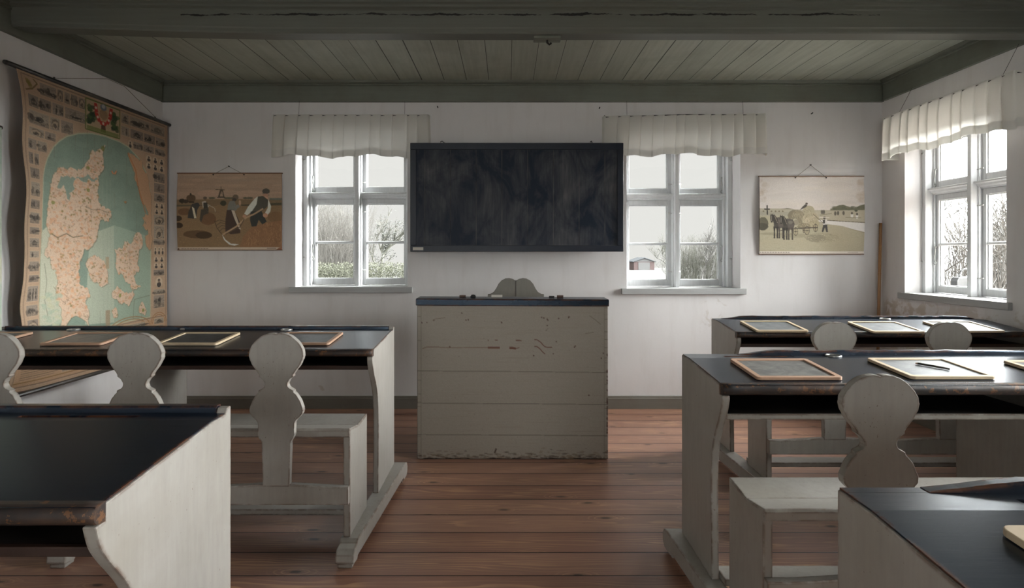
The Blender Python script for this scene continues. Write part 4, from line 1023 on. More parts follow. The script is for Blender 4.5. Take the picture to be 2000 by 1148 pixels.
# loaded wagon and stooks
E(262, 450, 52, 42, (58, 44, 28)); E(165, 480, 34, 24, (36, 30, 22)); E(205, 485, 30, 22, (40, 32, 24)); E(256, 405, 10, 14, (34, 30, 26)); Q((36, 30, 22), (140, 460), (180, 455), (172, 510), (160, 512)); Q((34, 28, 20), (235, 485), (300, 485), (296, 502), (240, 502))
E(615, 505, 34, 30, (40, 40, 28)); E(190, 600, 70, 40, (70, 48, 26)); E(125, 675, 40, 30, (40, 30, 18)); E(130, 752, 45, 32, (38, 28, 18)); E(450, 680, 90, 70, (72, 48, 26), .9); E(320, 850, 150, 45, (62, 44, 24), .95); E(400, 862, 90, 40, (42, 30, 18), .9)
E(1200, 660, 90, 60, (80, 56, 30), .8)
Q((92, 62, 34), (800, 1000), (830, 880), (930, 770), (1100, 720), (1270, 700), (1270, 1000))
for i in range(240):
    x = random.uniform(830, 1260); y = random.uniform(740, 985)
    if (x-800)/470 + (y-700)/290 > .75: cv.line(P((x, y), (x+random.uniform(-18, 22), y-random.uniform(8, 42))), .006, random.choice(((120, 86, 48), (72, 50, 28), (104, 72, 40))), .5)
# stooping woman and man in the distance
Q((40, 38, 34), (275, 510), (340, 500), (360, 530), (330, 580), (320, 680), (225, 672), (235, 600)); E(325, 520, 28, 20, (36, 36, 36)); Q((128, 118, 98), (272, 545), (296, 560), (322, 672), (298, 675))
E(415, 448, 22, 18, (60, 50, 40)); Q((112, 104, 92), (380, 490), (420, 480), (458, 540), (440, 560), (392, 555)); Q((40, 38, 32), (395, 500), (440, 495), (448, 560), (400, 570)); Q((46, 42, 34), (372, 575), (455, 560), (455, 615), (400, 640), (372, 720), (356, 690)); Ln(.008, (110, 100, 84), (445, 520), (520, 560), (530, 600)); Ln(.006, (70, 56, 40), (440, 600), (570, 605))
# woman with apron
E(752, 440, 34, 34, (66, 54, 42)); E(738, 466, 24, 20, (44, 40, 34)); Q((72, 72, 66), (690, 478), (740, 480), (772, 560), (755, 590), (660, 580), (668, 520)); Ln(.04, (76, 74, 68), (750, 560), (790, 530)); E(800, 500, 14, 30, (112, 84, 62))
Q((46, 34, 28), (655, 580), (735, 578), (800, 720), (805, 840), (700, 850), (638, 820), (640, 690)); Q((120, 108, 92), (705, 582), (738, 585), (785, 720), (812, 800), (790, 790), (740, 680))
# man with scythe
E(1092, 372, 42, 32, (52, 48, 42)); Q((76, 70, 60), (1040, 392), (1130, 410), (1128, 422), (1050, 402)); E(1085, 425, 34, 28, (110, 78, 58)); E(1086, 452, 26, 24, (122, 90, 68))
Q((50, 48, 40), (1000, 430), (1060, 425), (1118, 470), (1110, 540), (1050, 590), (935, 600), (960, 540)); Q((138, 130, 116), (1000, 428), (960, 460), (890, 545), (848, 622), (880, 640), (930, 600), (985, 520)); Q((138, 130, 116), (1118, 460), (1148, 540), (1140, 600), (1105, 640), (1082, 610), (1110, 560))
Q((34, 36, 34), (918, 598), (1040, 590), (1100, 712), (1050, 742), (1010, 690), (985, 762), (930, 765), (912, 690)); E(1085, 640, 28, 24, (120, 84, 60)); E(850, 650, 22, 18, (116, 82, 58))
Ln(.020, (112, 88, 62), (1060, 565), (960, 625), (870, 665), (760, 765), (610, 855)); Ln(.012, (60, 46, 32), (850, 680), (800, 770), (640, 850))
for a in (0, 36, 72, 108): Ln(.007, (54, 42, 30), (524+a*.4, 715+a), (570+a*.4, 690+a*.85), (640, 710+a*.7))
Ln(.008, (50, 40, 28), (520, 700), (545, 780), (600, 852))
Q((138, 132, 122), (600, 850), (640, 910), (700, 955), (790, 962), (740, 978), (680, 965), (625, 915))
cv.grain(.045)
cv.rect(0, .965, 1, 1, (122, 108, 92)); cv.rect(.03, .978, .295, .990, (74, 62, 52), .75); cv.rect(.855, .974, .945, .986, (74, 62, 52), .75); Q((92, 56, 34), (1235, 1000), (1270, 990), (1270, 1026), (1200, 1026)); Q((60, 44, 30), (105, 1010), (125, 1000), (125, 1026), (105, 1026))
for x in range(10): cv.rect(.035+x*.026, .976, .041+x*.026, .992, (122, 108, 92), .8)
cv.fade(.72)
pr1, nl1 = school_print((-2.160, 4.396, 1.536), .812, .596, 'brown harvest print with reapers and windmill hanging near the map', cv, -.008, .052, 0)
tag(nl1, 'nail carrying the string of the brown harvest print', 'nail')
# pale hay-cart scene by a river
cv = Canvas(260, 192, (196, 186, 178), 1.5)
P = lambda *a: [((x-128)/1162., (y-203)/860.) for x, y in a]
def E(x, y, rx, ry, c, al=1., wob=.05, n=16): cv.ell((x-128)/1162., (y-203)/860., rx/1162., ry/860., c, al, n, wob)
for i in range(60): E(random.uniform(130, 1290), random.uniform(205, 540), random.uniform(60, 220), random.uniform(10, 40), random.choice(((204, 194, 186), (188, 176, 166), (200, 188, 176), (194, 184, 178))), .3)
for i in range(40):
    x = random.choice((random.uniform(128, 200), random.uniform(1220, 1290))); E(x, random.uniform(205, 480), random.uniform(10, 50), random.uniform(8, 40), (172, 150, 126), .2)
for i in range(20): E(random.uniform(130, 1290), 210, random.uniform(30, 90), 10, (168, 148, 124), .25)
Q((160, 150, 128), (128, 560), (400, 562), (700, 580), (1290, 575), (1290, 1040), (128, 1040)); Q((150, 142, 122), (128, 590), (500, 600), (500, 640), (128, 635))
Q((110, 106, 84), (370, 568), (440, 556), (520, 568)); Q((100, 98, 76), (905, 582), (960, 545), (1010, 525), (1060, 520), (1120, 545), (1180, 560), (1230, 530), (1290, 515), (1290, 578))
for i in range(40): E(random.uniform(930, 1290), random.uniform(545, 572), 18, 12, random.choice(((86, 88, 68), (118, 112, 88), (104, 102, 80))), .5)
Q((166, 156, 132), (740, 590), (1290, 580), (1290, 715), (880, 690), (790, 655)); Q((90, 82, 60), (880, 688), (960, 692), (1100, 702), (1290, 712), (1290, 720), (1000, 704), (880, 698))
Q((204, 198, 194), (720, 680), (880, 695), (1290, 722), (1290, 825), (1180, 795), (1050, 755), (900, 735)); Q((130, 120, 92), (1100, 775), (1200, 800), (1290, 822), (1290, 830), (1180, 806))
Q((160, 150, 122), (128, 640), (450, 650), (720, 740), (960, 742), (1290, 830), (1290, 1035), (128, 1035))
for i in range(500):
    x = random.uniform(130, 1288); y = random.uniform(840, 1030); cv.line(P((x, y), (x+random.uniform(5, 40), y+random.uniform(-4, 4))), .006, random.choice(((168, 158, 132), (148, 136, 108), (156, 146, 116))), .4)
E(340, 840, 210, 16, (132, 124, 98), .6); E(520, 860, 250, 22, (136, 128, 102), .6)
E(170, 730, 60, 75, (92, 86, 68)); E(160, 760, 70, 40, (70, 66, 54), .8)
Q((60, 56, 50), (208, 525), (224, 525), (226, 630), (212, 630)); Q((70, 64, 56), (184, 560), (246, 562), (246, 576), (184, 576))
for x in (175, 265, 310, 350, 390): E(x, 592, 10, 8, (110, 100, 78))
# hay load
E(530, 640, 85, 65, (120, 110, 88)); E(600, 690, 90, 95, (126, 116, 92)); E(700, 680, 95, 80, (168, 154, 124)); E(680, 590, 66, 62, (158, 146, 116)); E(560, 620, 60, 40, (136, 124, 98)); E(740, 730, 60, 40, (160, 146, 112)); E(640, 760, 60, 40, (130, 118, 92))
for i in range(420):
    a = random.uniform(0, 2*PI); k = random.uniform(0, 1)**.5; x = 625+150*k*math.cos(a); y = 670+110*k*math.sin(a)
    cv.line(P((x, y), (x+random.uniform(-14, 14), y+random.uniform(2, 22))), .005, random.choice(((186, 172, 140), (96, 88, 70), (146, 132, 102))), .5)
Q((70, 64, 58), (580, 578), (610, 540), (640, 515), (665, 525), (650, 545), (610, 565)); E(655, 508, 14, 12, (84, 72, 60))
# wheels, cart, horses
for (x, y, rx, ry) in ((660, 805, 28, 52), (755, 775, 26, 46), (535, 815, 26, 48), (625, 800, 14, 30)):
    E(x, y, rx, ry, (86, 78, 66)); E(x, y, rx*.78, ry*.82, (160, 148, 116)); Ln(.008, (86, 78, 66), (x-rx, y), (x+rx, y)); Ln(.006, (86, 78, 66), (x, y-ry), (x, y+ry)); E(x, y, 6, 9, (70, 62, 54))
Ln(.014, (76, 68, 58), (560, 780), (780, 770)); Ln(.010, (76, 68, 58), (330, 810), (560, 780))
E(525, 720, 45, 45, (168, 156, 128)); E(540, 715, 30, 32, (120, 110, 92), .7)
for ox, oy in ((0, 0), (105, 15)):   # two harnessed horses seen three-quarters from the front
    O = lambda *p: [(x+ox, y+oy) for x, y in p]
    Q((88, 80, 72), *O((296, 672), (340, 655), (400, 668), (420, 720), (405, 770), (330, 785), (292, 770)))
    Q((70, 64, 58), *O((292, 700), (330, 690), (345, 760), (325, 785), (292, 770)))
    for lx, c in ((352, (74, 67, 60)), (392, (74, 67, 60)), (298, (52, 48, 44)), (330, (52, 48, 44))):
        Q(c, *O((lx-13, 760), (lx+13, 760), (lx+7, 820), (lx+9, 878), (lx-7, 880), (lx-6, 820))); E(lx+ox+1, 884+oy, 11, 7, (60, 56, 52))
    Q((62, 57, 52), *O((262, 640), (300, 628), (338, 680), (330, 730), (296, 740), (278, 690)))
    Q((54, 50, 46), *O((250, 634), (282, 628), (288, 668), (276, 716), (258, 716), (250, 672))); Q((54, 50, 46), *O((254, 636), (258, 612), (268, 630))); Q((54, 50, 46), *O((272, 632), (282, 612), (286, 636)))
    Ln(.006, (160, 150, 136), (266+ox, 640+oy), (266+ox, 700+oy)); Ln(.007, (130, 118, 100), (300+ox, 640+oy), (332+ox, 720+oy)); Ln(.006, (60, 55, 50), (300+ox, 700+oy), (410+ox, 715+oy)); E(372+ox, 700+oy, 26, 20, (126, 117, 104), .5)
# man with a fork, far figures
E(852, 664, 16, 14, (74, 66, 58)); Q((196, 190, 184), (835, 685), (880, 680), (886, 735), (838, 742)); Q((70, 66, 62), (832, 690), (860, 682), (858, 725), (838, 728)); Q((62, 60, 60), (838, 740), (882, 738), (890, 820), (872, 822), (858, 770), (838, 822), (822, 818)); Ln(.007, (92, 80, 64), (725, 620), (790, 680), (840, 722)); Ln(.010, (200, 190, 178), (795, 660), (905, 662))
for x, y in ((970, 615), (1000, 612), (1060, 612), (825, 600), (845, 600)): E(x, y, 13, 24, (92, 86, 76))
for x, y in ((1150, 630), (1205, 640)): E(x, y+10, 15, 26, (206, 200, 192)); E(x, y-16, 12, 14, (80, 74, 66))
E(1195, 585, 18, 14, (74, 78, 62)); Ln(.008, (120, 112, 86), (800, 635), (930, 615)); Ln(.008, (120, 112, 86), (1080, 660), (1250, 665))
E(820, 885, 190, 55, (150, 140, 112), .8); E(760, 890, 110, 40, (128, 120, 98), .7)
for i in range(150):
    a = random.uniform(0, 2*PI); k = random.uniform(0, 1)**.5; x = 820+190*k*math.cos(a); y = 885+52*k*math.sin(a); cv.line(P((x, y), (x+random.uniform(-16, 16), y+random.uniform(-10, 10))), .005, random.choice(((184, 172, 142), (104, 98, 80))), .5)
cv.grain(.025)
cv.rect(0, .965, 1, 1, (204, 194, 184)); cv.rect(.01, .974, .29, .986, (120, 108, 98), .75); cv.rect(.845, .974, .945, .984, (150, 138, 128), .6); cv.rect(.47, .976, .515, .982, (160, 148, 138), .5)
for x in range(11): cv.rect(.02+x*.025, .972, .026+x*.025, .988, (204, 194, 184), .8)
cv.fade(.78)
pr2, nl2 = school_print((2.374, 4.396, 1.508), .814, .604, 'pale hay cart print with two horses hanging beside the right corner', cv, -.006, .086, 0)
tag(nl2, 'nail carrying the string of the hay cart print', 'nail')
# ------------------------------------------------------------------ the pictorial wall map
MAP=dict(
jut=[(0.502,0.164),(0.488,0.188),(0.49,0.217),(0.479,0.265),(0.454,0.285),(0.461,0.313),(0.449,0.343),(0.457,0.376),(0.474,0.398),(0.532,0.4),(0.543,0.423),(0.5,0.449),(0.49,0.44),(0.461,0.462),(0.449,0.502),(0.429,0.526),(0.37,0.549),(0.351,0.582),(0.341,0.615),(0.332,0.643),(0.341,0.676),(0.389,0.694),(0.401,0.723),(0.37,0.744),(0.394,0.779),(0.394,0.832),(0.225,0.814),(0.236,0.782),(0.236,0.756),(0.213,0.733),(0.204,0.702),(0.213,0.671),(0.204,0.639),(0.2,0.613),(0.175,0.607),(0.151,0.582),(0.133,0.571),(0.152,0.546),(0.171,0.505),(0.144,0.475),(0.144,0.47),(0.152,0.419),(0.159,0.388),(0.167,0.356),(0.175,0.325),(0.192,0.297),(0.221,0.278),(0.26,0.28),(0.296,0.272),(0.332,0.271),(0.365,0.261),(0.389,0.236),(0.404,0.206),(0.419,0.193),(0.449,0.192),(0.474,0.183)],
fj1=[(0.225,0.309),(0.26,0.3),(0.296,0.302),(0.314,0.308),(0.3,0.328),(0.309,0.344),(0.287,0.356),(0.278,0.389),(0.256,0.359),(0.243,0.334),(0.217,0.352),(0.2,0.348),(0.217,0.331)],
fj2=[(0.37,0.294),(0.409,0.295),(0.449,0.288),(0.449,0.297),(0.409,0.306),(0.351,0.312),(0.305,0.309),(0.323,0.299)],
fyn=[(0.389,0.588),(0.424,0.576),(0.454,0.578),(0.49,0.594),(0.516,0.642),(0.513,0.683),(0.469,0.69),(0.419,0.67),(0.394,0.633),(0.375,0.605)],
zea=[(0.719,0.486),(0.766,0.489),(0.777,0.532),(0.744,0.558),(0.731,0.603),(0.75,0.632),(0.704,0.659),(0.719,0.685),(0.761,0.698),(0.692,0.712),(0.656,0.682),(0.627,0.657),(0.587,0.649),(0.568,0.619),(0.576,0.571),(0.563,0.55),(0.622,0.548),(0.633,0.519),(0.668,0.529),(0.704,0.505)],
lol=[(0.554,0.708),(0.599,0.703),(0.651,0.72),(0.698,0.714),(0.707,0.731),(0.678,0.764),(0.61,0.764),(0.554,0.738),(0.543,0.722)],
bor=[(0.764,0.769),(0.813,0.806),(0.799,0.824),(0.751,0.808),(0.749,0.788)],
lan=[(0.543,0.785),(0.582,0.791),(0.585,0.806),(0.554,0.809)],
lae=[(0.543,0.254),(0.582,0.246),(0.578,0.256),(0.549,0.264)],
anh=[(0.63,0.365),(0.651,0.361),(0.642,0.37)],
swe=[(0.666,0.166),(0.704,0.173),(0.744,0.184),(0.786,0.223),(0.818,0.246),(0.842,0.309),(0.85,0.367),(0.85,0.44),(0.85,0.472),(0.85,0.545),(0.825,0.548),(0.799,0.493),(0.825,0.486),(0.773,0.456),(0.792,0.435),(0.805,0.448),(0.773,0.417),(0.825,0.405),(0.799,0.374),(0.766,0.354),(0.748,0.304),(0.729,0.287),(0.714,0.244),(0.686,0.21),(0.662,0.182)],
sea=[(0.116,0.495),(0.118,0.396),(0.122,0.32),(0.132,0.289),(0.149,0.256),(0.183,0.215),(0.217,0.19),(0.26,0.167),(0.332,0.145),(0.409,0.132),(0.5,0.128),(0.599,0.133),(0.668,0.144),(0.754,0.182),(0.818,0.239),(0.845,0.309),(0.85,0.374),(0.85,0.472),(0.85,0.67),(0.847,0.835),(0.599,0.837),(0.5,0.842),(0.108,0.803),(0.107,0.596)],
grv=[(0.554,0.149),(0.599,0.148),(0.622,0.206),(0.576,0.248),(0.554,0.191)],
green=[(0.179,0.399),(0.389,0.339),(0.394,0.26),(0.351,0.387),(0.256,0.534),(0.269,0.483),(0.633,0.516),(0.766,0.526),(0.622,0.608),(0.604,0.735),(0.786,0.8),(0.175,0.739)],
)
cv = Canvas(310, 500, (152, 128, 106), 1.4)
PAPER, INKC = (152, 128, 106), (62, 54, 48)
for i in range(140): cv.ell(random.random(), random.random(), random.uniform(.02, .1), random.uniform(.02, .08), random.choice(((158, 130, 108), (142, 114, 90), (154, 128, 108))), .25)
def engraving(x0, y0, x1, y1, seed, kind=None):
    rg = random.Random(seed); w, h = x1-x0, y1-y0
    cv.rect(x0-.003, y0-.002, x1+.003, y1+.002, (160, 136, 112))
    cv.rect(x0, y0, x1, y1, rg.choice(((126, 114, 102), (134, 122, 108), (116, 104, 94))))
    kind = kind or rg.choice(('land', 'land', 'house', 'trees', 'folk', 'ship', 'arch'))
    dk = lambda: rg.choice(((58, 52, 46), (74, 66, 58), (46, 42, 38), (92, 82, 72)))
    e = lambda fx, fy, rx, ry, c, al=.9: cv.ell(x0+w*fx, y0+h*fy, w*rx, h*ry, c, al, 9, .25)
    if kind in ('land', 'house', 'trees', 'ship'): cv.rect(x0, y0+h*.66, x1, y1, (112, 98, 84), .7)
    if kind == 'house':
        cv.poly([(x0+w*.25, y0+h*.8), (x0+w*.25, y0+h*.45), (x0+w*.5, y0+h*.18), (x0+w*.78, y0+h*.45), (x0+w*.78, y0+h*.8)], dk(), .9)
        for k in range(4): cv.rect(x0+w*(.30+.12*k), y0+h*.5, x0+w*(.34+.12*k), y0+h*.62, (150, 134, 116), .8)
    elif kind == 'ship': cv.poly([(x0+w*.2, y0+h*.62), (x0+w*.85, y0+h*.6), (x0+w*.72, y0+h*.8), (x0+w*.3, y0+h*.8)], dk()); cv.poly([(x0+w*.5, y0+h*.1), (x0+w*.55, y0+h*.6), (x0+w*.28, y0+h*.58)], dk(), .7)
    elif kind == 'arch':
        e(.5, .55, .42, .45, (92, 80, 68)); e(.5, .58, .34, .36, (150, 132, 112)); e(.5, .66, .2, .2, dk())
    elif kind == 'folk':
        for k in range(rg.randint(2, 4)): fx = .15+.7*rg.random(); e(fx, .62, .08, .30, dk()); e(fx, .26, .05, .09, dk())
    else:
        for k in range(6): e(rg.random(), rg.uniform(.4, .7), rg.uniform(.08, .22), rg.uniform(.12, .3), dk(), .8)
    for k in range(54):
        fx, fy = rg.random(), rg.uniform(.12, .95); cv.line([(x0+w*fx, y0+h*fy), (min(x1, x0+w*(fx+rg.uniform(.02, .16))), y0+h*fy)], h*.03, dk(), .5)
    for k in range(10): e(rg.random()*.9+.05, rg.uniform(.5, .95), .03, .05, rg.choice(((46, 42, 38), (150, 134, 116))), .8)
def portraits(x0, y0, x1, y1, nx, ny):
    cv.rect(x0, y0, x1, y1, (148, 126, 104))
    for i in range(nx):
        for j in range(ny):
            cx, cy = x0+(x1-x0)*(i+.5)/nx, y0+(y1-y0)*(j+.5)/ny; rx, ry = (x1-x0)/nx*.42, (y1-y0)/ny*.45
            cv.ell(cx, cy, rx, ry, (166, 146, 124)); cv.ell(cx, cy+ry*.45, rx*.62, ry*.5, (56, 50, 46)); cv.ell(cx, cy-ry*.25, rx*.34, ry*.36, (112, 96, 82)); cv.ell(cx, cy-ry*.45, rx*.34, ry*.2, (60, 54, 48))
# border pictures, laid out in cells
sd_ = 100
def row(x0, x1, y0, y1, ws, g=.007):
    global sd_
    tot = sum(ws); x = x0
    for w in ws:
        xe = x+(x1-x0)*w/tot; engraving(x+g/2, y0+.004, xe-g/2, y1-.004, sd_); sd_ += 1; x = xe
cv.line([(.02, .012), (.98, .012)], .004, INKC, .5); cv.line([(.018, .012), (.018, .985)], .004, INKC, .4); cv.line([(.985, .012), (.985, .985)], .004, INKC, .4)
for k in range(5): cv.ell(.045+.004*k, .028+.004*k, .012, .008, (104, 92, 40), .6, 8, .4)
cv.line([(.03, .06), (.07, .05), (.10, .028), (.08, .018)], .004, (96, 78, 44)); row(.11, .375, .016, .062, (5, 2, 2, 2.4, 2.6))
row(.035, .375, .066, .112, (3, 3, 3, 5.5)); row(.035, .30, .115, .165, (5, 2.4, 3)); row(.035, .20, .168, .202, (3, 2))
for y0, y1, k in ((.205, .245, 2), (.248, .292, 2), (.295, .336, 1), (.340, .392, 1), (.395, .432, 1), (.436, .478, 1), (.482, .512, 1), (.516, .552, 1), (.556, .585, 1), (.589, .628, 1), (.632, .662, 1), (.666, .722, 1), (.726, .768, 1), (.772, .815, 1), (.818, .842, 1)):
    row(.030, .104 if k == 1 or y0 > .24 else .15, y0, y1, (1,)*k)
row(.61, .975, .016, .062, (1.5, 4, 3.2)); row(.61, .975, .066, .110, (2, 3.2, 3, 2.6)); row(.70, .975, .113, .150, (2.4, 3, 3)); portraits(.80, .155, .972, .215, 3, 2); portraits(.66, .115, .70, .150, 1, 1)
for y0, y1, k in ((.22, .262, 'land'), (.266, .305, 'ship'), (.31, .345, 'house'), (.402, .445, 'arch'), (.448, .502, 'arch'), (.505, .53, 'trees'), (.636, .662, 'land'), (.72, .742, 'land'), (.745, .80, 'land')):
    engraving(.875, y0, .972, y1, sd_, k); sd_ += 1
portraits(.875, .348, .972, .400, 2, 2); portraits(.872, .535, .975, .575, 3, 1); portraits(.872, .578, .975, .632, 2, 2); portraits(.885, .665, .962, .716, 1, 1)
# sea in its arch
cv.poly(MAP['sea'], (150, 150, 126)); keep_a = None; s_in = [(x+(.48-x)*.012, y+(.5-y)*.012) for x, y in MAP['sea']]
SEA = (108, 122, 109)
cv.poly(s_in, SEA)
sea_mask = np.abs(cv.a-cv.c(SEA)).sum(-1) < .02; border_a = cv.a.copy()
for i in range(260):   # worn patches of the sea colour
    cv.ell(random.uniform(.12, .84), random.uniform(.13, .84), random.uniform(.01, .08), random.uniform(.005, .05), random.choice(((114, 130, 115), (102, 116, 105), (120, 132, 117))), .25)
cv.poly([(.11, .50), (.15, .48), (.25, .62), (.24, .80), (.108, .803)], (172, 168, 148), .75); cv.poly([(.40, .50), (.56, .46), (.56, .83), (.37, .82)], (158, 160, 142), .65); cv.poly([(.56, .46), (.85, .50), (.847, .835), (.56, .84)], (136, 148, 130), .6)  # paler lower sea: pale map tint, plus brighter light and fading painted in
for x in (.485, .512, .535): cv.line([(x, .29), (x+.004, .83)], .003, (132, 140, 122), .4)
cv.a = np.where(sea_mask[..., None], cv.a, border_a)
def rough(p, it=3):   # broken coastline
    for _ in range(it):
        q = []
        for (ax, ay), (bx, by) in zip(p, p[1:]+p[:1]):
            dx, dy = bx-ax, by-ay; r = random.gauss(0, .13); q += [(ax, ay), ((ax+bx)/2-dy*r*.77, (ay+by)/2+dx*r*1.3)]
        p = q
    return p
def land(k, c=(176, 152, 131)):
    p = rough(MAP[k]); cv.poly([(x+.004, y+.003) for x, y in p], (86, 84, 66), .6); cv.poly([(x-.004, y) for x, y in p], (96, 88, 62), .5); cv.poly(p, c)
land('jut'); land('fyn'); land('zea'); land('lol'); land('bor'); land('lan'); land('lae', (176, 112, 78)); land('anh', (150, 100, 60)); land('swe', (158, 124, 96))
for k in ('fj1', 'fj2'): cv.poly(rough(MAP[k]), (116, 128, 115))
lm = np.abs(cv.a-cv.c((176, 152, 131))).sum(-1) < .02
def onland(x, y):
    i, j = int(y*cv.h), int(x*cv.w); return 0 <= i < cv.h and 0 <= j < cv.w and lm[i, j]
n = 0
while n < 1500:
    x, y = random.uniform(.12, .85), random.uniform(.16, .84)
    if not onland(x, y): continue
    n += 1; t = random.random()
    west = x < .40 and y > .45
    if t < (.34 if west else .20): cv.ell(x, y, random.uniform(.004, .014), random.uniform(.002, .007), random.choice(((176, 126, 92), (180, 134, 100), (168, 128, 100))), .55, 7, .4)
    elif t < .42: cv.ell(x, y, random.uniform(.003, .009), random.uniform(.002, .004), random.choice(((110, 98, 48), (96, 92, 52), (120, 104, 60))), .7, 7, .4)
    elif t < .80: cv.line([(x, y), (x+random.uniform(-.02, .02), y+random.uniform(-.012, .012))], .0022, random.choice(((126, 102, 82), (136, 108, 86), (108, 90, 74))), .6)
    else: cv.ell(x, y, random.uniform(.004, .012), random.uniform(.002, .006), (178, 150, 126), .7, 7, .4)
cv.line([(.66, .17), (.72, .23), (.74, .30), (.80, .40)], .006, (150, 88, 40), .6); cv.ell(.485, .178, .012, .010, (104, 100, 40), .8)
for (x, y) in ((.18, .40), (.39, .34), (.39, .262), (.60, .73), (.785, .80)): cv.ell(x, y, .012, .007, (104, 110, 46), .8, 8, .3)
cv.line([(.135, .60), (.15, .66), (.14, .72), (.16, .78)], .003, (96, 96, 80), .6)
cv.line([(.18, .505), (.21, .515), (.26, .50), (.30, .512), (.36, .505)], .004, (70, 70, 52), .7); cv.line([(.37, .40), (.42, .41), (.46, .405), (.53, .415)], .003, (70, 70, 52), .6)
for k in range(30):   # mud-flat islands off the lower left coast
    cv.ell(random.uniform(.13, .23), random.uniform(.70, .81), random.uniform(.006, .02), random.uniform(.003, .01), random.choice(((160, 158, 132), (140, 150, 132))), .7, 8, .4)
cv.rect(.50, .78, .53, .84, (126, 108, 84), .8); cv.rect(.502, .58, .525, .625, (140, 118, 90), .7)
cv.line([(.71, .752), (.84, .742)], .003, (90, 86, 70), .6); cv.line([(.71, .752), (.70, .83)], .003, (90, 86, 70), .6)
# crest of flags above a tree
cv.rect(.372, .014, .602, .124, (150, 130, 104)); cv.line([(.372, .014), (.372, .124), (.602, .124), (.602, .014), (.372, .014)], .004, (82, 92, 44))
for k in range(40):
    sgn = random.choice((-1, 1)); cv.ell(.487+sgn*random.uniform(.055, .10), random.uniform(.035, .098), .016, .009, random.choice(((44, 62, 36), (58, 78, 42), (36, 50, 34))), .85, 8, .3)
cv.poly([(.475, .085), (.50, .085), (.505, .118), (.470, .118)], (74, 50, 34)); cv.rect(.380, .108, .594, .122, (92, 102, 50), .8)
RW = [((.425, .020), (.445, .020), (.452, .05), (.430, .055)), ((.530, .020), (.552, .020), (.545, .055), (.522, .05)), ((.428, .055), (.450, .052), (.470, .078), (.452, .086)), ((.545, .055), (.524, .052), (.504, .078), (.522, .086)), ((.455, .078), (.518, .078), (.505, .092), (.468, .092))]
for p in RW: cv.poly(p, (150, 46, 38)); cx = sum(q[0] for q in p)/4; cy = sum(q[1] for q in p)/4; cv.ell(cx, cy, .007, .005, (176, 156, 140))
cv.ell(.487, .052, .034, .026, (150, 122, 92)); cv.ell(.487, .052, .026, .020, (120, 96, 70), .8, 12, .2); cv.ell(.487, .026, .022, .012, (92, 98, 108)); cv.ell(.487, .022, .012, .008, (150, 150, 152), .8)
# lower margin: arched ornaments and panels of small print
cv.rect(.02, .846, .98, .985, (154, 124, 98)); cv.line([(.02, .845), (.11, .806), (.50, .845), (.85, .838), (.98, .838)], .004, INKC, .5)
for cx, rx in ((.68, .16), (.92, .07)):
    for f in (1., .8): cv.line([(cx-rx*f*math.cos(a), .865-.045*f*math.sin(a)) for a in [PI*i/12 for i in range(13)]], .004, (128, 92, 54), .8)
engraving(.88, .845, .965, .868, 400, 'house'); engraving(.56, .85, .80, .868, 401, 'land')
for (x0, x1) in ((.04, .22), (.36, .52)):
    for k in range(15): cv.line([(x0, .872+k*.0065), (x1-random.uniform(0, .03), .872+k*.0065)], .0028, (92, 80, 66), .75)
engraving(.235, .875, .345, .965, 402, 'trees'); engraving(.54, .875, .62, .965, 403, 'folk'); portraits(.63, .875, .76, .965, 3, 2); engraving(.77, .875, .96, .965, 404, 'house')
cv.line([(.02, .972), (.98, .972)], .004, (110, 84, 40), .7); cv.line([(.02, .985), (.98, .985)], .003, INKC, .7)
for i in range(26):   # cracks and stains of age
    x = random.uniform(.05, .95); y = random.uniform(.1, .9); cv.line([(x, y), (x+random.uniform(-.004, .004), y+random.uniform(.03, .12))], .002, (96, 84, 66), .35)
cv.grain(.05)
mp = empty('wall_map', (XL+.05, 3.695, 2.215)); tag(mp, 'large pictorial wall map with green sea hanging on the left wall', 'wall map')
def mapfn(u, v):
    y = -.675+1.35*u; z = -.012-1.755*v
    near = np.exp(-(u/.085)**1.5)
    wave = .052*np.sin(PI*np.clip(v*1.02, 0, 1))**.6 - .045*np.exp(-((v-.93)/.16)**2)+.014*np.sin(v*17)*(.3+v)+.012*np.sin(v*41)*np.clip(v-.55, 0, 1)*2
    x = .006+near*wave+.004*np.sin(u*9+v*3)*np.sin(PI*v)
    y = y+near*(.012*np.sin(v*23)+.01*np.sin(v*9))*np.sin(PI*np.clip(v, 0, 1))
    return x, y, z
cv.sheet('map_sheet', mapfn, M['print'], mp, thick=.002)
for nm, z, l0, l1 in (('top_rod', -.004, -.745, .735), ('bottom_rod', -1.775, -.70, .70)):
    bm = B(); tube(bm, [(.006, l0, z), (.006, l0+.01, z), (.006, l1-.01, z), (.006, l1, z)], [.010, .013, .013, .010], 10); mk(nm, bm, M['black_gloss'], mp, smooth=False)
bm = B(); tube(bm, [(.012, -.42, .010), (-.010, .04, .150), (-.016, .22, .152), (.012, .52, .010)], .0018, 5); mk('hanging_cord', bm, M['string'], mp)
for y in (-.42, .52):
    bm = B(); tube(bm, [(.006, y, -.004), (.008, y, .016)], .005, 8); mk('cord_ring', bm, M['iron'], mp)

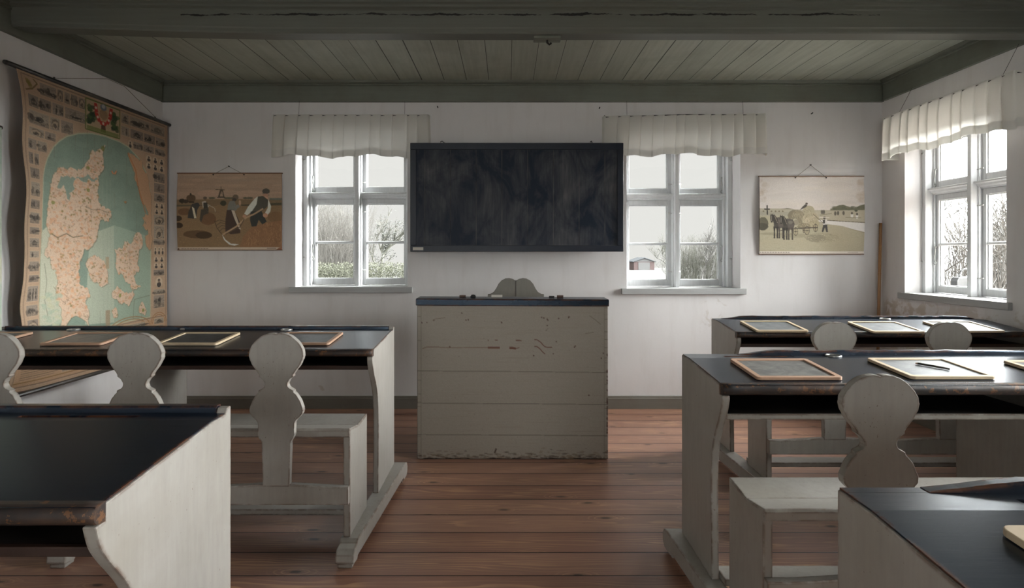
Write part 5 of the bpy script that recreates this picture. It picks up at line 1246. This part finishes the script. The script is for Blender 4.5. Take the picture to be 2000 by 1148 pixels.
# a second chart at the very edge of the picture
c2 = Canvas(60, 90, (140, 146, 134), 1.8); c2.grain(.05)
for i in range(30): c2.ell(random.random(), random.random(), .1, .06, random.choice(((120, 140, 128), (160, 150, 126))), .4)
m2 = empty('wall_chart', (XL+.03, 2.45, 1.86)); tag(m2, 'pale chart on the left wall, only its edge showing beside the map', 'wall chart')
c2.sheet('chart_sheet', lambda u, v: (.012+.02*u**6+0*v, -.5+.98*u, -1.1*v), M['print'], m2, thick=.002)
for nm, z in (('top_rod', .004), ('bottom_rod', -1.106)):
    bm = B(); tube(bm, [(.010, -.52, z), (.010, .50, z)], .011, 10); mk(nm, bm, M['black_gloss'], m2)

# framed picture on the right wall, mostly outside the picture
fp = empty('framed_picture', (XR-.012, 2.905, 1.60)); tag(fp, 'thin framed picture on the right wall at the picture edge', 'picture')
bm = B(); box(bm, -.004, .006, -.235, .235, -.19, .19); mk('picture_sheet', bm, M['card'], fp)
for q in ((-.25, .25, .19, .205), (-.25, .25, -.205, -.19), (-.25, -.235, -.19, .19), (.235, .25, -.19, .19)):
    bm = B(); box(bm, -.010, .010, *q); mk('frame_rail', bm, M['poster_back'], fp)

# bamboo pointer in the corner
bm = B(); tube(bm, [(2.845, 4.335, 0), (2.868, 4.352, .5), (2.888, 4.366, 1.0), (2.906, 4.379, 1.446)], .011, 10)
for z, x, y in ((.35, 2.861, 4.347), (.72, 2.877, 4.359), (1.05, 2.890, 4.368)): torus(bm, (x, y, z), .0105, .0028, 12, 6)
tag(mk('bamboo_pointer', bm, M['bamboo'], None, smooth=True), 'long brown bamboo pointer leaning in the right far corner', 'pointer')

# hook block under the beam
hb = empty('beam_hook_block', (.221, 3.085, 2.390)); tag(hb, 'small wooden block with iron hook under the ceiling beam', 'hook block')
bm = B(); box(bm, -.074, .074, -.030, .040, -.016, 0); mk('block', bm, M['green_beam'], hb, bevel=.004)
bm = B(); tube(bm, [(0, 0, -.014), (0, 0, -.030), (.012, 0, -.040), (.022, 0, -.032)], .006, 8); mk('hook', bm, M['iron'], hb, smooth=True)
for (x, z, lab) in ((-.540, 2.348, 'small nail high on the far wall left of the blackboard'), (.722, 2.340, 'small nail high on the far wall right of the blackboard'), (2.378, 2.298, 'nail high above the hay cart print')):
    bm = B(); tube(bm, [(0, .006, 0), (0, -.022, .004)], .0045, 8); o = mk('nail', bm, M['iron'], None, (x, YF, z)); tag(o, lab, 'nail')
